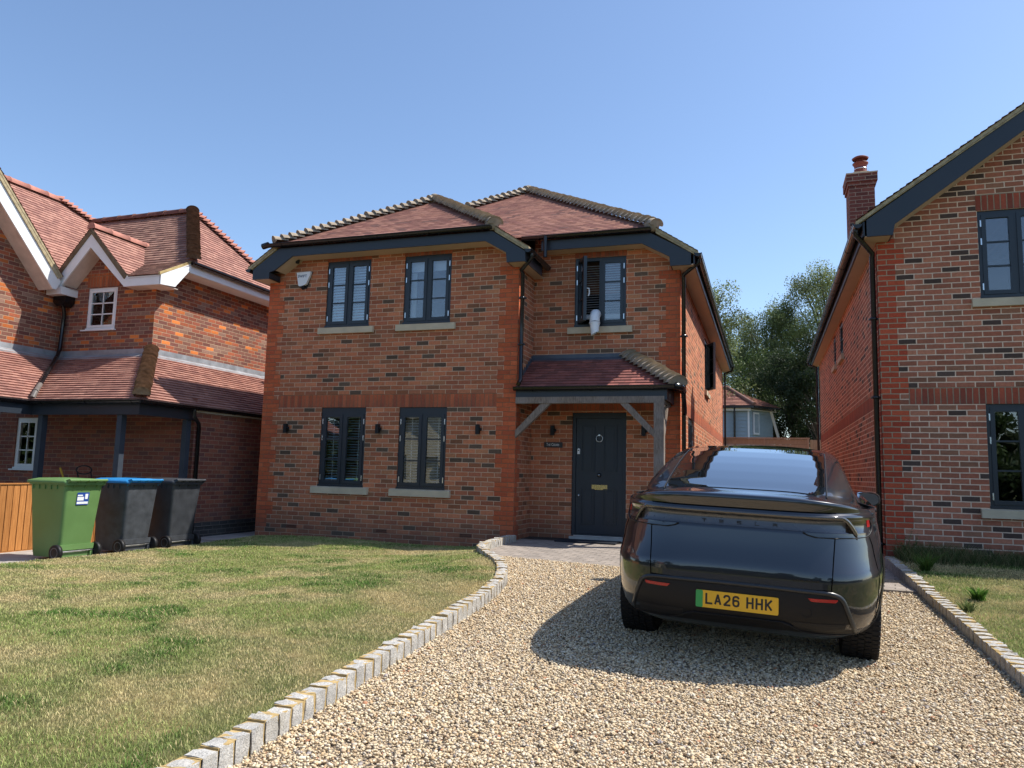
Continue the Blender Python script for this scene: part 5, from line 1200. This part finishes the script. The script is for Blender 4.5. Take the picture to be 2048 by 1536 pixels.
tree(3.0, 31, 7.6, 1.9, 'mid green bushy tree behind the grey house roof', 22000, (.07, .10, .03), base=.2, leaf=.10, seed=9, clumps=40)
tree(1.4, 29, 5.4, 1.8, 'small bushy tree showing between the grey roof and the brick corner', 16000, (.06, .085, .028), base=.2, leaf=.10, seed=10, clumps=34)
# ------------------------------------------------------------------ across the road (seen mirrored in windows and paint)
oh = thing('cream_house', 'cream gabled house mirrored in the front ground-floor windows', 'house', (-14, -27, 0))
m = MB(); wall_face(m, PY(-26), 0, -16.2, -12.2, -.7, [(-16.2, 3.9), (-14.2, 5.9), (-12.2, 3.9)], [(-15.6, -14.9, .6, 1.8), (-13.8, -13.0, .6, 1.8), (-15.0, -14.2, 2.9, 3.9)], flip=True); m.box((-16.2, -33, -.7), (-12.2, -26.2, 3.9)); m.build('wall', simple('cream_render', (.62, .54, .38), .8), oh)
m = MB(); roof_plane(m, [(-16.5, -33, 3.65), (-16.5, -25.7, 3.65), (-14.2, -25.7, 6.0), (-14.2, -33, 6.0)], gauge=.3, tw=.4); roof_plane(m, [(-11.9, -25.7, 3.65), (-11.9, -33, 3.65), (-14.2, -33, 6.0), (-14.2, -25.7, 6.0)], gauge=.3, tw=.4); m.build('roof', TILE, oh)
for i, (x, y, h) in enumerate(((-20, -29, 8), (-8.5, -29, 6.0), (4, -36, 4), (14, -34, 5), (-26, -25, 9), (22, -30, 6))):
    tree(x, y, h, h*.42, ['round tree left of the cream house across the road', 'tree right of the cream house across the road', 'low far tree directly across the road', 'far tree across the road to the right', 'large tree at the far left across the road', 'tree at the far right across the road'][i], 7000, (.05, .08, .025), base=.15, leaf=.26, seed=20+i, clumps=26, grp='trees across the road')

g_ = np.random.default_rng(77); n = 60000; TH = g_.uniform(R(178), R(372), n); X = 46*np.cos(TH)+g_.normal(0, 1, n); Y = -6+40*np.sin(TH)+g_.normal(0, 1, n); top = 1.8+5.0*fbm(TH*30+100, X*0+3, 5, 41)*np.clip(.6-.5*np.cos(TH), .3, 1.1); Z = -.7+top*g_.random(n)**.7*1.3
a = g_.random((n, 3))-.5; a /= np.linalg.norm(a, axis=1)[:, None]; b = np.cross(a, g_.normal(0, 1, (n, 3))); b /= np.linalg.norm(b, axis=1)[:, None]; P = np.stack([X, Y, Z], 1)
V = np.stack([P-a*.3, P+b*.2, P+a*.3, P-b*.2], 1); o = tri_mesh('woodland', V.reshape(-1, 3), np.arange(n*4).reshape(n, 4), LEAFM, np.repeat(np.array([.045, .07, .022])*(.6+.8*g_.random((n, 1))), 4, 0)); o['kind'] = 'stuff'; o['label'] = 'far belt of trees across the road'
# ------------------------------------------------------------------ the car
ax = Vector((0.99855525, -0.04359786, -0.03141076)); ay = Vector((0.04484303, 0.99818922, 0.04009223)); az_ = Vector((0.02960595, -0.04144286, 0.99870215)); CO = Vector((3.5641, -6.1051, -.2251))
car = thing('parked_car', 'dark blue-black electric car parked on the gravel, seen from behind, plate LA26 HHK', 'car')
car.matrix_world = Matrix(((ax.x, ay.x, az_.x, CO.x), (ax.y, ay.y, az_.y, CO.y), (ax.z, ay.z, az_.z, CO.z), (0, 0, 0, 1)))
OFF[car] = Vector((0, 0, 0))
def paint():
    m = NT('black_car_paint'); m.base((.006, .008, .013)); m.rough(.30, .5); m.b.inputs['Metallic'].default_value = .35; m.b.inputs['Coat Weight'].default_value = 1.0; m.b.inputs['Coat Roughness'].default_value = .012; m.b.inputs['Coat IOR'].default_value = 1.65
    n = m.noise(m.co('Object'), .9, 2); b = m.n('Bump'); b.inputs['Distance'].default_value = .012; b.inputs['Strength'].default_value = .25; m.link(n, b.inputs['Height']); m.link(b.outputs[0], m.b.inputs['Coat Normal']); return m.m
PAINT = paint()
CGLASS = simple('tinted_car_glass', (.008, .010, .012), .01, .9, var=.02, coat=1, coatr=.0); 
CLAD = simple('matt_black_cladding', (.009, .009, .010), .5, .25, var=.1, nscale=3)
SATIN = simple('satin_grey_trim', (.055, .058, .062), .32, .5, var=.05)
REDL = simple('red_reflector', (.38, .012, .012), .2, .5, var=.08, nscale=30)
#        z     r(rear) w     f(front) drop  n
LV = [(.20, .45, .80, .60, 0, 5), (.245, .24, .86, .35, 0, 5), (.31, .085, .90, .15, 0, 5), (.36, .03, .925, .08, 0, 5), (.45, .004, .945, .02, 0, 5), (.55, .0, .957, .0, 0, 5),
 (.592, .004, .96, .0, 0, 5), (.64, .0065, .962, .01, 0, 5), (.69, .010, .962, .02, 0, 5), (.715, .016, .961, .03, 0, 4.8), (.745, .026, .960, .04, 0, 4.7), (.80, .047, .956, .08, 0, 4.6), (.87, .066, .948, .15, 0, 4.6), (.935, .078, .938, .28, 0, 4.4),
 (.955, .082, .934, .35, 0, 4.4), (.962, .090, .930, .38, 0, 4.4), (1.00, .102, .924, .55, 0, 4.4), (1.028, .108, .918, .70, 0, 4.4), (1.034, .062, .914, .75, 0, 4.2), (1.045, .050, .912, .80, 0, 4.2), (1.070, .046, .905, .90, 0, 4.2), (1.078, .072, .902, .95, .004, 4.0),
 (1.086, .073, .898, 1.0, .010, 4.0), (1.125, .054, .886, 1.12, .050, 4.0), (1.164, .036, .868, 1.25, .090, 4.0), (1.174, .062, .850, 1.3, .104, 4.0), (1.180, .15, .825, 1.36, .105, 4.1), (1.184, .26, .790, 1.42, .085, 4.2), (1.20, .36, .768, 1.48, .060, 6),
 (1.245, .55, .745, 1.56, .045, 8), (1.30, .80, .722, 1.66, .04, 9), (1.35, 1.05, .703, 1.76, .035, 10), (1.40, 1.33, .685, 1.86, .032, 10), (1.44, 1.60, .668, 1.95, .03, 10), (1.47, 1.88, .645, 2.05, .028, 9), (1.487, 2.12, .60, 2.12, .02, 8), (1.498, 2.38, .48, 2.2, .015, 6), (1.503, 2.62, .28, 2.35, .008, 5)]
CL = 4.70; NT_ = 72
def clevel(L):
    z, r_, w_, f_, dr_, n_ = L; ya, yb_ = r_, CL-f_; 
    if yb_ <= ya+.1: yb_ = ya+.1
    yc, hl = (ya+yb_)/2, (yb_-ya)/2; P = []
    for k in range(NT_):
        # denser sampling across the tail
        t = 2*math.pi*k/NT_; s_, c_ = math.sin(t), math.cos(t)
        X = w_*math.copysign(abs(s_)**(2/n_), s_); Yv = yc-hl*math.copysign(abs(c_)**(2/n_), c_)
        # even the spacing along the tail
        P.append((X, Yv, z-dr_*abs(X/w_)**4))
    return P
def respace(P):
    # re-sample a closed contour by arc length with more points at the tail (start)
    Q = [Vector(p) for p in P]+[Vector(P[0])]; L = [0]
    for a, b in zip(Q, Q[1:]): L.append(L[-1]+(b-a).length)
    T = L[-1]; out = []; M_ = 120
    for k in range(M_):
        u_ = k/M_; u_ = u_-.045*math.sin(2*math.pi*u_)*1.0; s_ = (u_ % 1)*T; i = max(j for j in range(len(L)) if L[j] <= s_+1e-9); i = min(i, len(Q)-2)
        f_ = (s_-L[i])/max(1e-9, L[i+1]-L[i]); out.append(Q[i].lerp(Q[i+1], f_))
    return out
NT_ = 480
rows = [respace(clevel(L)) for L in LV]
m = MB(); m.grid(rows, True, flip=False); m.add(rows[-1], smooth=True); m.add(rows[0][::-1])
body = m.build('body', PAINT, car, local=True)
tmp = bmesh.new(); tmp.from_mesh(body.data); bmesh.ops.recalc_face_normals(tmp, faces=tmp.faces); tmp.to_mesh(body.data); BV = BVHTree.FromBMesh(tmp); tmp.free()
def hit_rear(x, z):
    h = BV.ray_cast(Vector((x, -2, z)), Vector((0, 1, 0))); return h[0] if h[0] is not None else Vector((x, .5, z))
def hit_side(y, z, s=1):
    h = BV.ray_cast(Vector((2*s, y, z)), Vector((-s, 0, 0))); return h[0] if h[0] is not None else Vector((.9*s, y, z))
def hit_top(x, y):
    h = BV.ray_cast(Vector((x, y, 3)), Vector((0, 0, -1))); return h[0] if h[0] is not None else Vector((x, y, 1.2))
def patch(rows2, hit, off, d, mat, name, parent=None, cols=24, smooth=True, thick=None):
    """rows2: list of (v, ua, ub); hit(u, v)->point; off outward along d"""
    m = MB(); d = Vector(d); G = []
    for v, a, b in rows2: G.append([hit(a+(b-a)*k/cols, v)+d*off for k in range(cols+1)])
    m.grid(G, smooth=smooth); th = -d*(thick if thick is not None else off+.01)
    per = G[0]+[r_[-1] for r_ in G[1:]]+G[-1][::-1][1:]+[r_[0] for r_ in G[::-1][1:-1]]
    for a, b in zip(per, per[1:]+per[:1]): m.add([a, b, b+th, a+th])
    return m.build(name, mat, parent or car, local=True)
BK = (0, -1, 0)
def lin(a, b, n): return [a+(b-a)*k/n for k in range(n+1)]
# rear window: cast straight down on the sloping back
rowsw = []
for k in range(41):
    t = k/40; y = .335+(1.86-.335)*t; wb = .535+(.555-.535)*t
    wb -= .05*max(0, 1-t*14)**2+.03*max(0, (t-.94)*16)**2
    rowsw.append((y, -wb, wb))
patch(rowsw, lambda u, v: hit_top(u, v), .004, (0, -.3, .95), CGLASS, 'rear_window', cols=32)
rowsw = [(y, -.565, .565) for y in lin(1.885, 2.9, 12)]; patch(rowsw, lambda u, v: hit_top(u, v), .003, (0, 0, 1), CGLASS, 'roof_glass', cols=20)
for s in (-1, 1):
    m = MB(); P = [hit_top(s*(.548+.016*k/20), .33+1.5*k/20)+Vector((0, -.002, .005)) for k in range(21)]; m.tube(P, .0045, 6); m.build('window_trim', BLACKM, car, local=True)
# side windows
for s in (-1, 1):
    rws = []
    for k in range(13):
        t = k/12; z = 1.075+.31*t; ya = 1.05+1.0*t**1.15; yb_ = 3.25-1.0*t; rws.append((z, ya, yb_))
    patch([(z, a, b) for z, a, b in rws], lambda u, v: hit_side(u, v, s), .004, (s, 0, .2), CGLASS, 'side_window', cols=30)
    m = MB(); P = [hit_side(ya-.012, z, s)+Vector((s*.004, 0, 0)) for z, ya, yb_ in rws]; m.tube(P, .005, 6)
    P = [hit_side(.9+2.4*k/30, 1.062, s)+Vector((s*.004, 0, 0)) for k in range(31)]; m.tube(P, .006, 6); m.build('window_trim', BLACKM, car, local=True)
# tail: recessed shelf, light bar, shut lines
patch([(z, -.66, .66) for z in (.9575, .966, .98, 1.0, 1.02, 1.030)], lambda u, v: hit_rear(u, v), .0015, BK, simple('shelf_sky_tint', (.060, .070, .088), .30, .6, var=.05, coat=.6), 'shelf', cols=40)  # blue-grey base colour stands in for sky mirrored in the shelf
def bar_path(dz=0):
    P = []
    for k in range(61):
        x = -.735+1.47*k/60; edge = max(0, (abs(x)-.63)/.105); z = 1.055-(.125*edge**1.8)+dz; P.append((x, z))
    return P
LBAR = simple('light_bar_lens', (.05, .043, .036), .10, .7, var=.05, coat=1)
m = MB(); G = [[], [], [], []]
for x, z in bar_path():
    h = hit_rear(x, max(z, 1.0)); wd_ = .012+.022*max(0, (abs(x)-.63)/.105)
    nx = 0
    G[0].append(Vector((x, h.y+.02 if z > 1.0 else h.y, z-wd_))); G[1].append(Vector((x, min(h.y, hit_rear(x, 1.05).y)-.010, z-wd_*.8))); G[2].append(Vector((x, min(h.y, hit_rear(x, 1.05).y)-.010, z+wd_*.8))); G[3].append(Vector((x, h.y+.01, z+wd_)))
m.grid(G); m.build('light_bar', LBAR, car, local=True)
for s in (-1, 1):
    # blade under the lamp and dark lamp corner
    rws = [(.952, .40, .80), (.948, .415, .80), (.938, .44, .80), (.928, .48, .80)]
    patch([(z, s*a, s*b) for z, a, b in rws], lambda u, v: hit_rear(u, v), .010, BK, CLAD if 0 else simple('lamp_housing', (.012, .015, .02), .12, .6, var=.05, coat=.8), 'lamp_housing', cols=16)
    m = MB(); P = [hit_rear(s*x, z)+Vector((0, -.008, 0)) for x, z in [(.40, .955), (.43, .938), (.48, .926), (.60, .923), (.72, .923), (.79, .925), (.815, .935), (.83, .955), (.835, .99), (.82, 1.03)]]; m.tube(P, .004, 6); m.build('panel_gap', BLACKM, car, local=True)
    patch([(z, .42, .47) for z in (.985, 1.0, 1.02, 1.03)], lambda u, v: hit_side(u, v, s), .002, (s, -.5, 0), REDL, 'side_reflector', cols=6)
GAPM = simple('panel_gap', (.002, .002, .002), .9, .05)
m = MB()
for s in (-1, 1): m.tube([hit_rear(s*(.595-.022*t), .92-.325*t)+Vector((0, -.0008, 0)) for t in lin(0, 1, 12)], .0035, 6)
m.tube([hit_rear(-.573+1.146*t, .601-.004*math.cos(math.pi*(t-.5)))+Vector((0, -.0008, 0)) for t in lin(0, 1, 30)], .0042, 6)
m.tube([hit_rear(-.60+1.2*t, 1.0835)+Vector((0, -.001, 0)) for t in lin(0, 1, 40)], .0028, 6); m.build('panel_gap', GAPM, car, local=True)
for s in (-1, 1):
    m = MB(); m.tube([hit_side(.42+.02*math.sin(t*3), .92-.5*t, s)+Vector((s*.0005, 0, 0)) for t in lin(0, 1, 10)], .003, 6); m.tube([hit_side(1.72+.12*t, 1.03-.6*t, s)+Vector((s*.0005, 0, 0)) for t in lin(0, 1, 10)], .003, 6); m.build('panel_gap', GAPM, car, local=True)
# lower bumper cladding
rws = [(z, -w_, w_) for z, w_ in ((.578, .575), (.570, .61), (.555, .628), (.50, .650), (.45, .668), (.40, .688), (.35, .706), (.315, .718))]
patch(rws, lambda u, v: hit_rear(u, v), .004, BK, CLAD, 'bumper_cladding', cols=44)
m = MB()
FR = [(-.735, .30), (-.70, .40), (-.665, .50), (-.64, .555), (-.60, .578), (-.54, .588)]
def ribbon(pts, w_, o, mat, name):
    m = MB(); P = [Vector((x, 0, z)) for x, z in pts]; A, B = [], []; nn = len(P)
    for i in range(nn):
        d = (P[min(i+1, nn-1)]-P[max(i-1, 0)]).normalized(); n_ = Vector((-d.z, 0, d.x)); a = P[i]+n_*w_/2; b = P[i]-n_*w_/2
        A.append(hit_rear(a.x, a.z)+Vector((0, -o, 0))); B.append(hit_rear(b.x, b.z)+Vector((0, -o, 0)))
    mid = [(a+b)/2+Vector((0, -.006, 0)) for a, b in zip(A, B)]
    m.grid([[a+Vector((0, o+.004, 0)) for a in A], A, mid, B, [b+Vector((0, o+.004, 0)) for b in B]]); return m.build(name, mat, car, local=True)
def dens(P, n=6):
    o = []
    for a, b in zip(P, P[1:]): o += [(a[0]+(b[0]-a[0])*k/n, a[1]+(b[1]-a[1])*k/n) for k in range(n)]
    return o+[P[-1]]
fr = FR+[(-.2, .594), (.2, .594)]+[(-x, z) for x, z in FR[::-1]]; fs = smooth_path(fr, 2)
ribbon(dens(fs, 2), .026, .009, simple('dark_satin_trim', (.022, .023, .025), .30, .45, var=.05), 'bumper_trim')
low = [(-.735, .305), (-.45, .315), (-.40, .325), (-.315, .368), (-.28, .378), (.28, .378), (.315, .368), (.40, .325), (.45, .315), (.735, .305)]
ribbon(dens(low, 8), .010, .009, CLAD, 'diffuser_trim')
for s in (-1, 1):
    patch([(z, s*.715, s*.86) for z in (.29, .31, .33, .345)], lambda u, v: hit_rear(u, v), .006, BK, SATIN, 'bumper_corner', cols=8)
    patch([(z, s*a, s*b) for z, a, b in ((.530, .455, .600), (.540, .445, .610), (.550, .435, .612))], lambda u, v: hit_rear(u, v), .0085, BK, REDL, 'reflector', cols=8)
    patch([(z, s*.35, s*.66) for z in (.335, .36, .39)], lambda u, v: hit_rear(u, v), .0052, BK, BLACKM, 'bumper_vent', cols=8)
patch([(z, -.29, .29) for z in (.315, .33, .35, .37)], lambda u, v: hit_rear(u, v), .0065, BK, CLAD, 'diffuser', cols=12)
m = MB(); m.lathe([(.028, .001), (.030, .003), (.032, .001)], hit_rear(.43, .455)+Vector((0, -.004, 0)), (0, -1, 0), 20); m.build('tow_eye_cover', CLAD, car, local=True)
# underbody
m = MB(); m.box((-.60, 1.5, .19), (.60, 4.2, .33)); m.build('underbody', BLACKM, car, local=True)
# plate
PLZ = .478; Yp = min(hit_rear(x, z).y for x in (-.25, 0, .25) for z in (PLZ-.05, PLZ+.05))-.012
YEL = simple('plate_yellow', (.76, .43, .032), .45, .3, var=.03); PGR = simple('plate_green', (.05, .32, .085), .45, .3, var=.03)
def rounded(x0, x1, z0, z1, r_, y):
    P = []
    for cx_, cz_, a0 in ((x1-r_, z1-r_, 0), (x0+r_, z1-r_, 90), (x0+r_, z0+r_, 180), (x1-r_, z0+r_, 270)):
        for k in range(5): a = R(a0+90*k/4); P.append((cx_+r_*math.cos(a), y, cz_+r_*math.sin(a)))
    return P
m = MB(); m.prism(rounded(-.26, .26, PLZ-.0555, PLZ+.0555, .009, Yp), (0, .014, 0)); pl = m.build('number_plate', YEL, car, local=True)
m = MB(); P = rounded(-.26, -.214, PLZ-.0555, PLZ+.0555, .009, Yp-.0008); m.prism([(min(p[0], -.214), p[1], p[2]) for p in P], (0, .0006, 0)); m.build('green_band', PGR, pl, local=True)
INK = simple('plate_ink', (.006, .007, .010), .5)
CH = {'L': [[(0, 1), (0, 0), (1, 0)]], 'A': [[(0, 0), (.5, 1), (1, 0)], [(.2, .3), (.8, .3)]], '2': [[(0, .78), (.08, .93), (.3, 1), (.7, 1), (.93, .92), (1, .75), (.95, .58), (0, 0), (1, 0)]],
 '6': [[(.98, .83), (.85, .96), (.65, 1), (.35, 1), (.1, .93), (0, .75), (0, .25), (.1, .07), (.35, 0), (.65, 0), (.9, .07), (1, .25), (1, .38), (.9, .53), (.65, .58), (.3, .58), (.02, .48)]], 'H': [[(0, 0), (0, 1)], [(1, 0), (1, 1)], [(0, .5), (1, .5)]], 'K': [[(0, 0), (0, 1)], [(1, 1), (.02, .36)], [(.3, .55), (1, 0)]]}
x = -.198; cw, chh, sw_ = .046, .072, .0125
for c in 'LA26 HHK':
    if c == ' ': x += .030; continue
    m = MB(); kk = 0
    for st in CH[c]:
        pts = [Vector((x+sw_/2+p[0]*(cw-sw_), Yp-.0012-.0001*kk, PLZ+.0035-chh/2+sw_/2+p[1]*(chh-sw_))) for p in st]
        for a, b in zip(pts, pts[1:]):
            d = (b-a).normalized(); n_ = Vector((-d.z, 0, d.x))*sw_/2; e0 = d*sw_*(.5 if len(st) == 2 or 1 else 0)*.98
            fa = e0 if (a is pts[0] and abs(d.x)+abs(d.z) and (abs(d.x) < .05 or abs(d.z) < .05)) else (e0*.45)
            fb_ = e0 if (b is pts[-1] and (abs(d.x) < .05 or abs(d.z) < .05)) else (e0*.45)
            if c in 'L' : fa = fb_ = e0
            kk += 1; o_ = Vector((0, -.00004*kk, 0)); m.add([a-fa+n_+o_, a-fa-n_+o_, b+fb_-n_+o_, b+fb_+n_+o_])
    m.build('plate_character', INK, pl, local=True); x += cw+.0115
# lettering on the shelf and badge
for c, x in zip('TESLA', (-.228, -.115, 0, .115, .228)):
    h = hit_rear(x, .982); m = MB(); s_ = .026; M_ = Matrix.Translation((x, h.y-.0045, .983))
    strokes = {'T': [(-1, 1, 1, 1), (0, .45, 0, -1)], 'E': [(-1, 1, 1, 1), (-1, 0, 1, 0), (-1, -1, 1, -1)], 'S': [(-1, 1, 1, 1), (-1, 0, 1, 0), (-1, -1, 1, -1), (-1, 1, -1, .0), (1, 0, 1, -1)], 'L': [(-1, 1, -1, -1), (-1, -1, 1, -1)], 'A': [(-1, 1, 1, 1), (-1, .1, 1, .1), (-1, .1, -1, -1), (1, .1, 1, -1)]}[c]
    for i, (a, b, c_, d_) in enumerate(strokes):
        p, q = (a*.012, b*.009), (c_*.012, d_*.009); x0, x1 = min(p[0], q[0])-.002, max(p[0], q[0])+.002; z0, z1 = min(p[1], q[1])-.002, max(p[1], q[1])+.002
        m.box((x0, -.0003*i, z0), (x1, .004, z1), M=M_)
    m.build('tail_letter', BLACKM, car, local=True)
h = hit_rear(.44, .655); text_obj('badge', 'LONG RANGE', simple('badge_black', (.004, .004, .005), .25), car, Matrix.Translation((.425, hit_rear(.425, .655).y-.0025, .655)) @ Matrix.Rotation(R(9), 4, 'Z'), width=.155, height=.0115, offset=.02, local=True)
# mirrors
for s in (-1, 1):
    m = MB(); c0 = Vector((s*.985, 2.98, 1.02)); G = []
    for k, (dy, sc) in enumerate(((-.0, .90), (.03, 1), (.08, .92), (.13, .65), (.155, .2))):
        G.append([c0+Vector((sc*.115*math.copysign(abs(math.cos(a))**.7, math.cos(a)), dy, sc*.07*math.copysign(abs(math.sin(a))**.7, math.sin(a)))) for a in [2*math.pi*j/24 for j in range(24)]])
    m.grid(G, True); m.tube([c0+Vector((-s*.11, .06, -.03)), c0+Vector((-s*.20, .06, -.045))], .022, 8); mr = m.build('door_mirror', PAINT, car, local=True)
    m = MB(); m.add([c0+Vector((.9*.108*math.copysign(abs(math.cos(a))**.7, math.cos(a)), -.002, .9*.064*math.copysign(abs(math.sin(a))**.7, math.sin(a)))) for a in [2*math.pi*j/24 for j in range(24)]]); m.build('mirror_glass', simple('mirror_glass', (.22, .25, .27), .02, .8, metal=1, var=.01), mr, local=True)
# wheels
TYRE = simple('tyre_rubber', (.014, .014, .015), .75, .3, var=.15, nscale=10)
RIMM = simple('dark_alloy', (.09, .09, .10), .3, .5, metal=.8, var=.05)
for yy in (.93, 3.72):
    for s in (-1, 1):
        cw_ = Vector((s*.785, yy, .345)); r0 = .345
        m = MB(); m.lathe([(.23, -.105), (.30, -.125), (.33, -.120), (.343, -.100), (.345, -.075), (.345, .075), (.343, .100), (.33, .120), (.30, .125), (.23, .105)], cw_, (s, 0, 0), 48)
        wh = m.build('tyre', TYRE, car, local=True)
        m = MB()
        for k in range(60):
            a = 2*math.pi*k/60
            for (x0, x1, sk) in ((-.118, -.07, .5), (-.062, -.026, 0), (-.018, .018, .5), (.026, .062, 0), (.07, .118, .5)):
                aa = a+sk*2*math.pi/60; M_ = Matrix.Translation(cw_) @ Matrix.Rotation(aa, 4, 'X'); m.box((x0, -.0135, .340 if abs(x0) < .1 and abs(x1) < .1 else .334), (x1, .0135, .3535 if abs(x0) < .1 and abs(x1) < .1 else .349), M=M_)
        m.build('tread', TYRE, wh, local=True)
        m = MB(); m.lathe([(.235, .09), (.225, .105), (.215, .08), (.21, -.05)], cw_, (s, 0, 0), 40)
        for k in range(10): M_ = Matrix.Translation(cw_) @ Matrix.Rotation(2*math.pi*k/10, 4, 'X'); m.box((s*.055, -.018, .03), (s*.085, .018, .225), M=M_)
        m.lathe([(0, .095), (.05, .09), (.055, .05)], cw_, (s, 0, 0), 20); m.build('rim', RIMM, wh, local=True)
    for s in (-1, 1):
        m = MB(); pts_o, pts_i = [], []
        for k in range(29):
            a = R(-8+196*k/28); o_ = (yy+.425*math.cos(a), .335+.425*math.sin(a)); i_ = (yy+.375*math.cos(a), .335+.375*math.sin(a))
            pts_o.append(hit_side(o_[0], max(o_[1], .26), s)+Vector((s*.004, 0, 0))); pts_i.append(hit_side(i_[0], max(i_[1], .26), s)+Vector((s*.010, 0, 0)))
        m.grid([pts_o, pts_i, [p-Vector((s*.06, 0, 0)) for p in pts_i]]); m.build('wheel_arch', CLAD, car, local=True)
